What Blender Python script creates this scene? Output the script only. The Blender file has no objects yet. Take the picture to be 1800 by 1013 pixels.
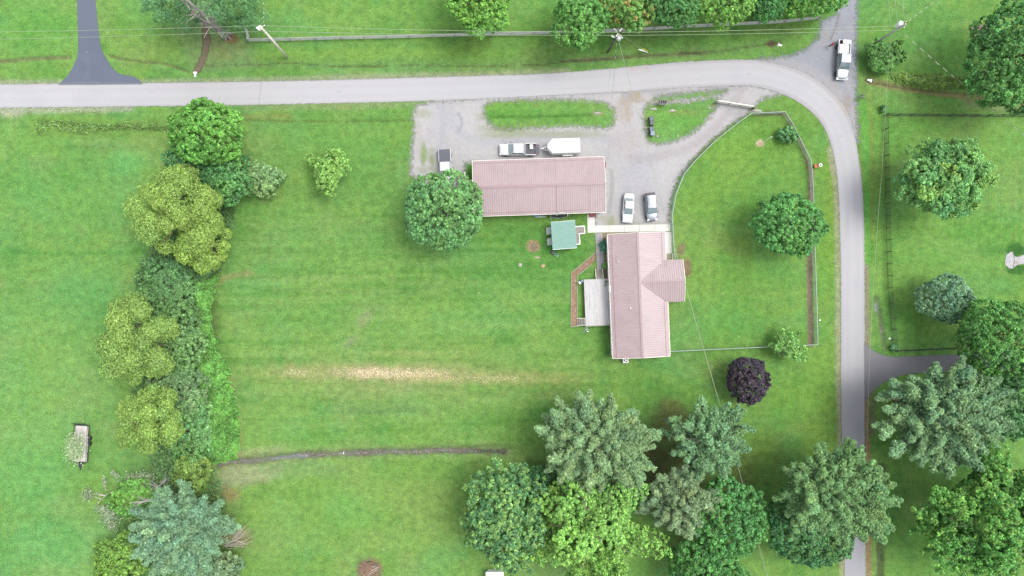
import bpy, bmesh, math, random
import numpy as np
from mathutils import Vector, Matrix

SC = bpy.context.scene
COL = SC.collection
PI = math.pi

# ---------------------------------------------------------------- camera
H = 108.0                      # height of the drone above the ground
K = 0.09                       # metres of ground per photograph pixel
cam_d = bpy.data.cameras.new('camera')
cam_d.lens = 24.0
cam_d.sensor_width = 36.0
cam_d.sensor_fit = 'HORIZONTAL'
cam_d.clip_start = 0.5
cam_d.clip_end = 3000
cam = bpy.data.objects.new('camera', cam_d)
cam.location = (0, 0, H)
cam.rotation_euler = (0, 0, 0)
COL.objects.link(cam)
SC.camera = cam

# ---------------------------------------------------------------- sky and sun
SUN_AZ, SUN_EL = math.radians(20), math.radians(64)     # azimuth counted from +X (east) towards +Y
sd = Vector((math.cos(SUN_AZ)*math.cos(SUN_EL), math.sin(SUN_AZ)*math.cos(SUN_EL), math.sin(SUN_EL)))
world = bpy.data.worlds.new('World')
SC.world = world
world.use_nodes = True
wn, wl = world.node_tree.nodes, world.node_tree.links
wn.clear()
sky = wn.new('ShaderNodeTexSky')
sky.sky_type = 'NISHITA'
sky.sun_disc = False
sky.sun_elevation = SUN_EL
sky.sun_rotation = math.atan2(sd.x, sd.y)
sky.dust_density = 3.0
hs = wn.new('ShaderNodeHueSaturation')
hs.inputs['Saturation'].default_value = 0.30
bg = wn.new('ShaderNodeBackground')
bg.inputs['Strength'].default_value = 0.15
wo = wn.new('ShaderNodeOutputWorld')
wl.new(sky.outputs[0], hs.inputs['Color'])
wl.new(hs.outputs[0], bg.inputs['Color'])
wl.new(bg.outputs[0], wo.inputs['Surface'])

sun_d = bpy.data.lights.new('sun', 'SUN')
sun_d.energy = 0.95
sun_d.angle = math.radians(26)
sun_d.color = (1.0, 0.975, 0.93)
sun = bpy.data.objects.new('sun', sun_d)
sun.location = sd * 60
sun.rotation_euler = sd.to_track_quat('Z', 'Y').to_euler()
COL.objects.link(sun)

vs = SC.view_settings
vs.view_transform = 'Standard'
vs.look = 'None'
vs.gamma = 1.0
vs.use_curve_mapping = False
vs.exposure = 1.48

SC.cycles.max_bounces = 6
SC.cycles.diffuse_bounces = 3
SC.cycles.glossy_bounces = 2
SC.cycles.transmission_bounces = 3
SC.cycles.transparent_max_bounces = 12

# ---------------------------------------------------------------- helpers
EXPO = 2.9                      # open flat ground of albedo a renders as a * EXPO


def lin(c):
    c = np.asarray(c, float) / 255.0
    return np.where(c <= 0.04045, c / 12.92, ((c + 0.055) / 1.055) ** 2.4)


def A(r, g, b, k=1.0):
    """albedo of a flat surface that shows as this colour in the photograph"""
    v = lin((r, g, b)) / EXPO * k
    return (float(v[0]), float(v[1]), float(v[2]))


def W(px, py, h=0.0):
    s = K * (H - h) / H
    return ((px - 900) * s, (506.5 - py) * s)


def W3(px, py, h=0.0):
    x, y = W(px, py, h)
    return Vector((x, y, h))


def tag(o, label=None, cat=None, group=None, kind=None):
    if label:
        o['label'] = label
    if cat:
        o['category'] = cat
    if group:
        o['group'] = group
    if kind:
        o['kind'] = kind
    return o


def thing(name, label, cat, loc=(0, 0, 0), rz=0.0, group=None):
    o = bpy.data.objects.new(name, None)
    o.empty_display_size = 0.3
    o.location = loc
    o.rotation_euler = (0, 0, rz)
    COL.objects.link(o)
    return tag(o, label, cat, group)


def link(name, me, mat=None, parent=None, smooth=False):
    o = bpy.data.objects.new(name, me)
    COL.objects.link(o)
    if mat is not None:
        for m in (mat if isinstance(mat, (list, tuple)) else [mat]):
            me.materials.append(m)
    if parent is not None:
        o.parent = parent
    if smooth:
        me.polygons.foreach_set('use_smooth', np.ones(len(me.polygons), bool))
    return o


def copy_tree(o, parent=None):
    c = o.copy()
    COL.objects.link(c)
    if parent is not None:
        c.parent = parent
    for ch in list(o.children):
        copy_tree(ch, c)
    return c


class MB:
    """collects simple shapes and links them as ONE mesh object"""
    def __init__(s):
        s.v, s.f, s.m = [], [], []

    def add(s, vs_, fs, mi=0):
        n = len(s.v)
        s.v += [tuple(p) for p in vs_]
        s.f += [tuple(i + n for i in f) for f in fs]
        s.m += [mi] * len(fs)
        return s

    def box(s, c, size, rz=0.0, mi=0, rot=None, top=(1, 1)):
        hx, hy, hz = size[0] / 2, size[1] / 2, size[2] / 2
        R = rot if rot is not None else Matrix.Rotation(rz, 3, 'Z')
        c = Vector(c)
        pts = []
        for z in (-1, 1):
            kx, ky = (top if z > 0 else (1, 1))
            for x, y in ((-1, -1), (1, -1), (1, 1), (-1, 1)):
                pts.append(c + R @ Vector((x * hx * kx, y * hy * ky, z * hz)))
        return s.add(pts, [(3, 2, 1, 0), (4, 5, 6, 7), (0, 1, 5, 4), (1, 2, 6, 5), (2, 3, 7, 6), (3, 0, 4, 7)], mi)

    def bar(s, p, q, w, t, mi=0, up=(0, 0, 1)):
        """rectangular bar from p to q, w wide (sideways), t thick"""
        p, q = Vector(p), Vector(q)
        d = (q - p).normalized()
        u = Vector(up)
        if abs(d.dot(u)) > 0.98:
            u = Vector((1, 0, 0))
        a = d.cross(u).normalized()
        b = a.cross(d).normalized()
        pts = []
        for c in (p, q):
            for i, j in ((-1, -1), (1, -1), (1, 1), (-1, 1)):
                pts.append(c + a * i * w / 2 + b * j * t / 2)
        return s.add(pts, [(0, 1, 2, 3), (7, 6, 5, 4), (4, 5, 1, 0), (5, 6, 2, 1), (6, 7, 3, 2), (7, 4, 0, 3)], mi)

    def tube(s, pts, radii, n=8, mi=0, caps=True):
        pts = [Vector(p) for p in pts]
        if not isinstance(radii, (list, tuple)):
            radii = [radii] * len(pts)
        base = len(s.v)
        u = None
        for i, p in enumerate(pts):
            d = (pts[min(i + 1, len(pts) - 1)] - pts[max(i - 1, 0)])
            d = d.normalized() if d.length > 1e-9 else Vector((0, 0, 1))
            if u is None:
                u = d.orthogonal().normalized()
            else:
                u = (u - d * u.dot(d))
                u = u.normalized() if u.length > 1e-6 else d.orthogonal().normalized()
            w = d.cross(u)
            for k in range(n):
                a = 2 * PI * k / n
                s.v.append(tuple(p + (u * math.cos(a) + w * math.sin(a)) * radii[i]))
        for i in range(len(pts) - 1):
            for k in range(n):
                a, b = base + i * n + k, base + i * n + (k + 1) % n
                s.f.append((a, b, b + n, a + n))
                s.m.append(mi)
        if caps and n > 2:
            s.f.append(tuple(base + k for k in reversed(range(n))))
            s.f.append(tuple(base + (len(pts) - 1) * n + k for k in range(n)))
            s.m += [mi, mi]
        return s

    def lathe(s, prof, n=16, c=(0, 0, 0), axis='Z', mi=0):
        """prof: (radius, height) pairs"""
        c = Vector(c)
        base = len(s.v)
        for r, h in prof:
            for k in range(n):
                a = 2 * PI * k / n
                p = (r * math.cos(a), r * math.sin(a), h)
                if axis == 'Y':
                    p = (p[0], p[2], p[1])
                elif axis == 'X':
                    p = (p[2], p[0], p[1])
                s.v.append(tuple(c + Vector(p)))
        for i in range(len(prof) - 1):
            for k in range(n):
                a, b = base + i * n + k, base + i * n + (k + 1) % n
                s.f.append((a, b, b + n, a + n))
                s.m.append(mi)
        s.f.append(tuple(base + k for k in reversed(range(n))))
        s.f.append(tuple(base + (len(prof) - 1) * n + k for k in range(n)))
        s.m += [mi, mi]
        return s

    def loft(s, rings, mi=0, closed=True, caps=True):
        n = len(rings[0])
        base = len(s.v)
        for r in rings:
            s.v += [tuple(p) for p in r]
        for i in range(len(rings) - 1):
            for k in range(n if closed else n - 1):
                a, b = base + i * n + k, base + i * n + (k + 1) % n
                s.f.append((a, b, b + n, a + n))
                s.m.append(mi)
        if caps:
            s.f.append(tuple(base + k for k in reversed(range(n))))
            s.f.append(tuple(base + (len(rings) - 1) * n + k for k in range(n)))
            s.m += [mi, mi]
        return s

    def build(s, name, mat, parent=None, smooth=False, bevel=0.0, seg=2, subsurf=0, fix=True):
        me = bpy.data.meshes.new(name)
        me.from_pydata(s.v, [], s.f)
        if len(set(s.m)) > 1:
            me.polygons.foreach_set('material_index', s.m)
        if fix:
            b = bmesh.new()
            b.from_mesh(me)
            bmesh.ops.recalc_face_normals(b, faces=b.faces)
            b.to_mesh(me)
            b.free()
        me.update()
        o = link(name, me, mat, parent, smooth)
        if bevel:
            md = o.modifiers.new('bevel', 'BEVEL')
            md.width = bevel
            md.segments = seg
            md.limit_method = 'ANGLE'
        if subsurf:
            md = o.modifiers.new('subsurf', 'SUBSURF')
            md.levels = md.render_levels = subsurf
        return o


# ---------------------------------------------------------------- materials
def new_mat(name):
    m = bpy.data.materials.new(name)
    m.use_nodes = True
    nt = m.node_tree
    return m, nt.nodes, nt.links, nt.nodes['Principled BSDF']


def mixc(n, l, a, b, fac, mode='MIX'):
    x = n.new('ShaderNodeMix')
    x.data_type = 'RGBA'
    x.blend_type = mode
    for sock, v in ((x.inputs[0], fac), (x.inputs[6], a), (x.inputs[7], b)):
        if hasattr(v, 'is_linked') or hasattr(v, 'links'):
            l.new(v, sock)
        else:
            sock.default_value = v if isinstance(v, (int, float)) else tuple(v)[:3] + (1,)
    return x.outputs[2]


def mathn(n, l, op, a, b=0.0, clamp=False):
    x = n.new('ShaderNodeMath')
    x.operation = op
    x.use_clamp = clamp
    for sock, v in ((x.inputs[0], a), (x.inputs[1], b)):
        if isinstance(v, (int, float)):
            sock.default_value = v
        else:
            l.new(v, sock)
    return x.outputs[0]


def noisen(n, l, scale, detail=3.0, coord='Object', rough=0.6, vec=None, stretch=None):
    if vec is None:
        tc = n.new('ShaderNodeTexCoord')
        vec = tc.outputs[coord]
    if stretch:
        mp = n.new('ShaderNodeMapping')
        mp.inputs['Scale'].default_value = stretch
        l.new(vec, mp.inputs['Vector'])
        vec = mp.outputs[0]
    t = n.new('ShaderNodeTexNoise')
    t.inputs['Scale'].default_value = scale
    t.inputs['Detail'].default_value = detail
    t.inputs['Roughness'].default_value = rough
    l.new(vec, t.inputs['Vector'])
    return t.outputs[0]


def maprange(n, l, v, a, b, c=0.0, d=1.0):
    x = n.new('ShaderNodeMapRange')
    x.inputs[1].default_value, x.inputs[2].default_value = a, b
    x.inputs[3].default_value, x.inputs[4].default_value = c, d
    l.new(v, x.inputs[0])
    return x.outputs[0]


def mat(name, col, rough=0.6, metal=0.0, var=0.15, scale=3.0, col2=None, stretch=None, spec=0.4, bump=0.0, coat=0.0):
    """general material: base colour broken up by two noises"""
    m, n, l, p = new_mat(name)
    c1 = tuple(col)
    c2 = tuple(col2) if col2 else tuple(max(0.0, x * (1 - 2 * var)) for x in c1)
    f = maprange(n, l, noisen(n, l, scale, 4, stretch=stretch), 0.35, 0.7)
    out = mixc(n, l, c1, c2, f)
    out = mixc(n, l, out, tuple(min(1.0, x * (1 + var)) for x in c1), maprange(n, l, noisen(n, l, scale * 6, 2, stretch=stretch), 0.45, 0.75, 0, 0.6))
    l.new(out, p.inputs['Base Color'])
    p.inputs['Roughness'].default_value = rough
    p.inputs['Metallic'].default_value = metal
    p.inputs['Specular IOR Level'].default_value = spec
    p.inputs['Coat Weight'].default_value = coat
    if bump:
        b = n.new('ShaderNodeBump')
        b.inputs['Strength'].default_value = bump
        b.inputs['Distance'].default_value = 0.02
        l.new(noisen(n, l, scale * 5, 4), b.inputs['Height'])
        l.new(b.outputs[0], p.inputs['Normal'])
    return m


def attr(n, name):
    a = n.new('ShaderNodeAttribute')
    a.attribute_name = name
    return a


# ---------------------------------------------------------------- numpy noise and distance fields
def _hash(ix, iy, seed):
    h = (ix.astype(np.int64) * 374761393 + iy.astype(np.int64) * 668265263 + seed * 974711) & 0x7fffffff
    h = ((h ^ (h >> 13)) * 1274126177) & 0x7fffffff
    return ((h ^ (h >> 16)) & 0xffff) / 65535.0


def vnoise(x, y, seed=0):
    ix, iy = np.floor(x), np.floor(y)
    fx, fy = x - ix, y - iy
    fx = fx * fx * (3 - 2 * fx)
    fy = fy * fy * (3 - 2 * fy)
    a, b = _hash(ix, iy, seed), _hash(ix + 1, iy, seed)
    c, d = _hash(ix, iy + 1, seed), _hash(ix + 1, iy + 1, seed)
    return (a * (1 - fx) + b * fx) * (1 - fy) + (c * (1 - fx) + d * fx) * fy


def fbm(x, y, seed=0, octv=4):
    s, a, t = 0.0, 0.5, 0.0
    for i in range(octv):
        s = s + a * vnoise(x * 2 ** i + 17.3 * i, y * 2 ** i - 9.1 * i, seed + i)
        t += a
        a *= 0.55
    return s / t


def sstep(a, b, x):
    t = np.clip((x - a) / (b - a), 0, 1)
    return t * t * (3 - 2 * t)


def smooth_line(pts, n=6, closed=False):
    """Catmull-Rom through the points"""
    P = [np.array(p, float) for p in pts]
    out = []
    m = len(P)
    rng_ = range(m if closed else m - 1)
    for i in rng_:
        if closed:
            p0, p1, p2, p3 = P[(i - 1) % m], P[i], P[(i + 1) % m], P[(i + 2) % m]
        else:
            p0, p1, p2, p3 = P[max(i - 1, 0)], P[i], P[i + 1], P[min(i + 2, m - 1)]
        for k in range(n):
            t = k / n
            out.append(0.5 * ((2 * p1) + (-p0 + p2) * t + (2 * p0 - 5 * p1 + 4 * p2 - p3) * t * t + (-p0 + 3 * p1 - 3 * p2 + p3) * t ** 3))
    if not closed:
        out.append(P[-1])
    return [tuple(o) for o in out]


def dist_line(X, Y, pts):
    d = np.full(X.shape, 1e9)
    t_all = np.zeros(X.shape)
    L = 0.0
    for (x0, y0), (x1, y1) in zip(pts[:-1], pts[1:]):
        dx, dy = x1 - x0, y1 - y0
        ll = dx * dx + dy * dy + 1e-12
        t = np.clip(((X - x0) * dx + (Y - y0) * dy) / ll, 0, 1)
        dd = np.hypot(X - x0 - t * dx, Y - y0 - t * dy)
        k = dd < d
        d = np.where(k, dd, d)
        t_all = np.where(k, L + t * math.sqrt(ll), t_all)
        L += math.sqrt(ll)
    return d, t_all / max(L, 1e-9)


def sdf_poly(X, Y, pts):
    d, _ = dist_line(X, Y, list(pts) + [pts[0]])
    inside = np.zeros(X.shape, bool)
    m = len(pts)
    for i in range(m):
        x0, y0 = pts[i]
        x1, y1 = pts[(i + 1) % m]
        if y0 == y1:
            continue
        c = ((y0 > Y) != (y1 > Y)) & (X < (x1 - x0) * (Y - y0) / (y1 - y0) + x0)
        inside ^= c
    return np.where(inside, -d, d)
# ================================================================ GROUND
class Paint:
    """a sheet of points (photograph pixel = 0.09 m of ground) carrying a colour and speck densities"""
    def __init__(s, X, Y, base):
        s.X, s.Y = X, Y
        s.c = np.tile(np.array(A(*base)), X.shape + (1,)).astype(float)
        s.f = np.zeros(X.shape + (3,))          # straw specks, pale stone specks, dark tufts
        s.z = np.zeros(X.shape)
        s.n1 = fbm(X * 0.055, Y * 0.055, 3)
        s.n2 = fbm(X * 0.16, Y * 0.16, 8)
        s.wob = (s.n1 - 0.5) * 0.9 + (s.n2 - 0.5) * 0.55

    def mix(s, w, col):
        s.c += (np.array(A(*col)) - s.c) * w[..., None]
        return s

    def ell(s, cx, cy, rx, ry, col=None, k=1.0, soft=0.5, rough=0.6, rot=0.0, f=None):
        ca, sa = math.cos(math.radians(rot)), math.sin(math.radians(rot))
        dx, dy = s.X - cx, s.Y - cy
        u, v = (dx * ca + dy * sa) / rx, (-dx * sa + dy * ca) / ry
        d = np.hypot(u, v) + s.wob * rough
        w = (1 - sstep(1 - soft, 1 + soft * 0.5, d)) * k
        if col is not None:
            s.mix(w, col)
        if f:
            for i, x in enumerate(f):
                s.f[..., i] = np.maximum(s.f[..., i], w * x)
        return s

    def line(s, pts, wid, col=None, k=1.0, soft=0.6, rough=0.6, f=None, dz=0.0, smooth=True):
        if smooth and len(pts) > 2:
            pts = smooth_line(pts, 5)
        xs, ys = [p[0] for p in pts], [p[1] for p in pts]
        m = wid * 4 + 6
        sel = (s.X > min(xs) - m) & (s.X < max(xs) + m) & (s.Y > min(ys) - m) & (s.Y < max(ys) + m)
        if not sel.any():
            return s
        d, t = dist_line(s.X[sel], s.Y[sel], pts)
        d = d / wid + s.wob[sel] * rough
        w = (1 - sstep(1 - soft, 1 + soft, d)) * k
        if col is not None:
            s.c[sel] += (np.array(A(*col)) - s.c[sel]) * w[:, None]
        if f:
            for i, x in enumerate(f):
                s.f[sel, i] = np.maximum(s.f[sel, i], w * x)
        if dz:
            s.z[sel] += dz * (1 - sstep(0.0, 1.5, d))
        return s

    def poly(s, pts, col=None, k=1.0, soft=10.0, rough=10.0, f=None):
        xs, ys = [p[0] for p in pts], [p[1] for p in pts]
        m = soft + rough + 6
        sel = (s.X > min(xs) - m) & (s.X < max(xs) + m) & (s.Y > min(ys) - m) & (s.Y < max(ys) + m)
        d = sdf_poly(s.X[sel], s.Y[sel], pts) + s.wob[sel] * rough
        w = (1 - sstep(-soft, soft, d)) * k
        if col is not None:
            s.c[sel] += (np.array(A(*col)) - s.c[sel]) * w[:, None]
        if f:
            for i, x in enumerate(f):
                s.f[sel, i] = np.maximum(s.f[sel, i], w * x)
        return s


def sheet_material(name, grain=0.28, mott=0.35, hue=0.0, speck=(1, 1, 1), fade=None, rough=0.9, bump=0.5, fine=7.0):
    """vertex colour broken up by fine noise; optional torn edge where the 'edge' attribute passes zero"""
    m, n, l, p = new_mat(name)
    tc = n.new('ShaderNodeTexCoord').outputs['Object']
    col = attr(n, 'col').outputs['Color']
    nf = noisen(n, l, fine, 3, vec=tc, rough=0.7)
    nm = noisen(n, l, fine * 0.22, 3, vec=tc)
    k = mathn(n, l, 'MULTIPLY', maprange(n, l, nf, 0.25, 0.75, 1 - grain, 1 + grain), maprange(n, l, nm, 0.3, 0.7, 1 - grain * mott, 1 + grain * mott))
    x = n.new('ShaderNodeVectorMath')
    x.operation = 'SCALE'
    l.new(col, x.inputs[0])
    l.new(k, x.inputs['Scale'])
    out = x.outputs[0]
    if hue:
        hv = noisen(n, l, 1.7, 4, vec=tc, rough=0.75)
        out = mixc(n, l, out, (1.35, 1.06, 0.62), maprange(n, l, hv, 0.5, 0.72, 0, hue), 'MULTIPLY')
        out = mixc(n, l, out, (0.62, 0.86, 0.80), maprange(n, l, hv, 0.5, 0.30, 0, hue), 'MULTIPLY')
    sep = n.new('ShaderNodeSeparateColor')
    l.new(attr(n, 'fleck').outputs['Color'], sep.inputs[0])
    for i, (c, sc, strength) in enumerate((((0.45, 0.37, 0.255), 4.2, speck[0]), ((0.40, 0.39, 0.38), 4.8, speck[1]), ((0.055, 0.085, 0.03), 3.4, speck[2]))):
        if not strength:
            continue
        mp = n.new('ShaderNodeMapping')
        mp.inputs['Location'].default_value = (13.7 * i + 3, 7.1 * i, 0)
        l.new(tc, mp.inputs['Vector'])
        t = noisen(n, l, sc, 2.5, vec=mp.outputs[0], rough=0.75)
        thr = mathn(n, l, 'SUBTRACT', t, mathn(n, l, 'SUBTRACT', 0.76, mathn(n, l, 'MULTIPLY', sep.outputs[i], 0.42)))
        fac = mathn(n, l, 'MULTIPLY', thr, 12.0, clamp=True)
        fac = mathn(n, l, 'MULTIPLY', fac, mathn(n, l, 'MULTIPLY', sep.outputs[i], 6.0, clamp=True))
        fac = mathn(n, l, 'MULTIPLY', fac, strength)
        out = mixc(n, l, out, c, fac)
    l.new(out, p.inputs['Base Color'])
    p.inputs['Roughness'].default_value = rough
    p.inputs['Specular IOR Level'].default_value = 0.15
    b = n.new('ShaderNodeBump')
    b.inputs['Strength'].default_value = bump
    b.inputs['Distance'].default_value = 0.06
    l.new(nf, b.inputs['Height'])
    l.new(b.outputs[0], p.inputs['Normal'])
    if fade is not None:
        amp, soft, sc = fade
        e = attr(n, 'edge').outputs['Fac']
        nz = noisen(n, l, sc, 4, vec=tc, rough=0.75)
        d = mathn(n, l, 'ADD', e, mathn(n, l, 'MULTIPLY', mathn(n, l, 'SUBTRACT', nz, 0.5), amp * 2.4))
        a = maprange(n, l, d, -soft, soft, 1.0, 0.0)
        l.new(a, p.inputs['Alpha'])
    return m


def grid_mesh(name, X, Y, Z, C, F, E=None, keep=None, extra=None):
    """X, Y in photograph pixels"""
    ny, nx = X.shape
    v = np.stack([(X - 900) * K, (506.5 - Y) * K, Z], -1).reshape(-1, 3)
    idx = np.arange(nx * ny).reshape(ny, nx)
    q = np.stack([idx[:-1, :-1], idx[1:, :-1], idx[1:, 1:], idx[:-1, 1:]], -1).reshape(-1, 4)
    if keep is not None:
        kf = (keep[:-1, :-1] | keep[1:, :-1] | keep[1:, 1:] | keep[:-1, 1:]).reshape(-1)
        q = q[kf]
        used = np.unique(q)
        rm = np.full(nx * ny, -1)
        rm[used] = np.arange(len(used))
        q = rm[q]
        v = v[used]
        C = C.reshape(-1, 3)[used]
        F = F.reshape(-1, 3)[used]
        E = E.reshape(-1)[used] if E is not None else None
    else:
        C, F = C.reshape(-1, 3), F.reshape(-1, 3)
        E = E.reshape(-1) if E is not None else None
    if extra is not None:
        ev, eq, ec = extra
        q = np.concatenate([q, np.array(eq) + len(v)])
        v = np.concatenate([v, np.array(ev, float)])
        C = np.concatenate([C, np.tile(np.array(ec), (len(ev), 1))])
        F = np.concatenate([F, np.zeros((len(ev), 3))])
    return quads_mesh(name, v, q, C, F, E)


def quads_mesh(name, v, q, C=None, F=None, E=None):
    me = bpy.data.meshes.new(name)
    me.vertices.add(len(v))
    me.vertices.foreach_set('co', np.ascontiguousarray(v, np.float32).ravel())
    me.loops.add(q.size)
    me.loops.foreach_set('vertex_index', np.ascontiguousarray(q, np.int32).ravel())
    me.polygons.add(len(q))
    w = q.shape[1]
    me.polygons.foreach_set('loop_start', np.arange(0, q.size, w, dtype=np.int32))
    me.polygons.foreach_set('loop_total', np.full(len(q), w, np.int32))
    me.update(calc_edges=True)
    if C is not None:
        a = me.color_attributes.new('col', 'FLOAT_COLOR', 'POINT')
        a.data.foreach_set('color', np.concatenate([C, np.ones((len(C), 1))], 1).astype(np.float32).ravel())
    if F is not None:
        a = me.color_attributes.new('fleck', 'FLOAT_COLOR', 'POINT')
        a.data.foreach_set('color', np.concatenate([F, np.ones((len(F), 1))], 1).astype(np.float32).ravel())
    if E is not None:
        a = me.attributes.new('edge', 'FLOAT', 'POINT')
        a.data.foreach_set('value', E.astype(np.float32))
    return me


STEP = 2.6
gx, gy = np.meshgrid(np.arange(-170, 1970.1, STEP), np.arange(-120, 1130.1, STEP))
g = Paint(gx, gy, (124, 186, 98))
X, Y = gx, gy
# --- the lawns: each field has its own green, then patches and mowing streaks
big = fbm(X * 0.006, Y * 0.006, 21, 4)
mid = fbm(X * 0.018, Y * 0.022, 33, 4)
g.poly([(-300, 205), (300, 205), (250, 470), (190, 800), (160, 1300), (-300, 1300)], (124, 192, 112), 0.95, soft=14)
g.poly([(405, 205), (722, 205), (735, 330), (1010, 500), (1060, 660), (930, 700), (900, 795), (420, 805), (360, 560)], (120, 181, 96), 0.9, soft=25)
g.poly([(-300, -300), (1450, -300), (1440, 60), (900, 130), (-300, 140)], (118, 184, 90), 0.9, soft=14)
g.poly([(1190, 330), (1325, 200), (1385, 200), (1430, 330), (1435, 605), (1180, 615)], (122, 178, 80), 0.95, soft=12)
g.poly([(1435, 180), (1470, 260), (1478, 500), (1480, 1013), (1400, 1013), (1190, 640), (1430, 612)], (121, 180, 78), 0.9, soft=16)
g.poly([(1180, 625), (1440, 620), (1470, 760), (1180, 720), (1000, 690)], (110, 172, 76), 0.9, soft=24)
g.poly([(1520, 175), (2100, 175), (2100, 620), (1560, 620)], (112, 181, 84), 0.95, soft=14)
g.poly([(1510, -200), (2100, -200), (2100, 180), (1520, 180)], (108, 174, 80), 0.95, soft=14)
g.poly([(1530, 690), (2100, 640), (2100, 1300), (1530, 1300)], (100, 168, 78), 0.9, soft=20)
g.poly([(400, 815), (900, 800), (960, 1013), (900, 1300), (400, 1300)], (126, 182, 92), 0.9, soft=20)
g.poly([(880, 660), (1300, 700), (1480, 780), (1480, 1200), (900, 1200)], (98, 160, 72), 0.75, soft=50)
g.mix(np.full(X.shape, .44), (162, 186, 88))
m3 = fbm(X * 0.05, Y * 0.05, 133, 4)
g.mix(sstep(.5, .72, m3) * .34, (146, 180, 92))
g.mix(sstep(.5, .28, m3) * .34, (92, 158, 78))
g.mix(sstep(.55, .75, fbm(X * 0.03, Y * 0.034, 141, 4)) * .22, (112, 182, 106))
v = sstep(0.35, 0.65, big)
g.mix((1 - v) * 0.38, (98, 168, 78))
g.mix(v * 0.25, (138, 196, 108))
w = sstep(0.5, 0.72, fbm(X * 0.011, Y * 0.013, 55, 4))
g.mix(w * 0.42, (146, 186, 88))                          # yellower grass
w = sstep(0.53, 0.70, fbm(X * 0.014, Y * 0.016, 77, 4))
g.mix(w * 0.26, (112, 188, 116))                         # cool clover patches
w = sstep(0.54, 0.72, fbm(X * 0.013, Y * 0.02, 91, 4))
g.mix(w * 0.30, (158, 178, 112))                         # dry patches
g.mix(sstep(0.52, 0.75, mid) * 0.38, (94, 158, 66))
fieldmask = np.clip(1 - sstep(-20, 40, sdf_poly(X, Y, [(400, 400), (1020, 400), (1040, 700), (900, 790), (400, 800), (350, 560)])), 0, 1)
st = fbm(X * 0.006, Y * 0.16 + X * 0.002, 5, 3)
g.mix(np.clip((st - 0.5) * 3.4, 0, 1) * (0.10 + 0.42 * fieldmask), (150, 194, 106))
g.mix(np.clip((0.5 - st) * 3.4, 0, 1) * (0.10 + 0.45 * fieldmask), (94, 158, 66))
st2 = fbm(X * 0.15, Y * 0.008, 6, 3)
right = sstep(1180, 1250, X) * sstep(150, 200, Y)
g.mix(np.clip((st2 - 0.5) * 3, 0, 1) * 0.3 * right, (134, 190, 90))
g.mix(np.clip((0.5 - st2) * 3, 0, 1) * 0.3 * right, (92, 160, 66))
# named patches seen in the photograph
for e in [(230, 285, 45, 25, (124, 208, 118), .5), (620, 895, 55, 40, (112, 192, 100), .55), (150, 510, 90, 60, (116, 194, 116), .35),
          (60, 830, 80, 90, (112, 196, 110), .4), (100, 960, 120, 60, (118, 198, 116), .4), (700, 870, 90, 40, (156, 184, 100), .45),
          (760, 900, 60, 55, (152, 172, 98), .4), (480, 960, 60, 50, (150, 190, 106), .4), (330, 20, 150, 50, (106, 176, 82), .3),
          (70, 40, 90, 70, (112, 190, 90), .4), (1300, 290, 70, 60, (140, 190, 82), .4), (1450, 440, 25, 150, (128, 184, 72), .5),
          (1440, 680, 30, 90, (140, 190, 80), .45), (1270, 560, 60, 40, (116, 186, 86), .4), (1640, 440, 90, 40, (124, 190, 92), .4),
          (1630, 220, 60, 15, (118, 188, 78), .4), (1680, 100, 90, 60, (100, 172, 76), .4), (500, 100, 130, 14, (146, 188, 88), .5),
          (700, 95, 200, 14, (146, 186, 84), .5), (580, 250, 140, 40, (126, 188, 96), .35), (900, 200, 60, 16, (112, 186, 76), .6),
          (1000, 205, 80, 18, (112, 182, 80), .5), (1190, 210, 50, 25, (122, 190, 86), .6), (560, 560, 120, 30, (96, 162, 76), .45),
          (740, 520, 130, 25, (96, 158, 70), .4), (660, 720, 90, 12, (112, 150, 100), .45), (1560, 890, 40, 70, (78, 140, 62), .5)]:
    g.ell(e[0], e[1], e[2], e[3], e[4], e[5], soft=0.8)
for e in [(900, 470, 110, 60, (92, 160, 74), .45), (960, 420, 60, 30, (78, 150, 62), .5), (1020, 440, 30, 60, (80, 152, 58), .5), (1010, 590, 50, 40, (92, 160, 66), .45),
          (1060, 600, 16, 60, (76, 146, 58), .5), (1230, 330, 40, 70, (140, 184, 76), .45), (1390, 290, 34, 60, (142, 184, 78), .45), (1330, 480, 90, 30, (106, 172, 72), .4),
          (1460, 360, 10, 160, (146, 184, 76), .5), (1440, 800, 40, 60, (150, 184, 70), .45), (1400, 700, 60, 40, (132, 184, 72), .4), (860, 290, 70, 14, (110, 172, 70), .4),
          (640, 300, 70, 70, (134, 186, 98), .35), (520, 400, 60, 40, (112, 176, 88), .4), (480, 330, 40, 40, (140, 178, 100), .4), (660, 420, 80, 30, (100, 166, 82), .4),
          (470, 740, 60, 30, (132, 184, 90), .4), (860, 740, 80, 26, (96, 158, 68), .4), (560, 770, 90, 14, (104, 168, 70), .4), (1000, 730, 60, 30, (92, 156, 66), .4),
          (90, 330, 110, 50, (108, 180, 86), .4), (60, 250, 60, 30, (130, 190, 92), .4), (60, 760, 60, 40, (142, 192, 108), .5), (170, 860, 40, 40, (142, 186, 86), .5),
          (1720, 400, 60, 40, (104, 176, 76), .4), (1600, 560, 40, 30, (92, 166, 70), .4), (1640, 160, 60, 14, (98, 166, 68), .4), (1700, 560, 30, 20, (122, 186, 82), .4)]:
    g.ell(e[0], e[1], e[2], e[3], e[4], e[5], soft=0.9)
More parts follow.
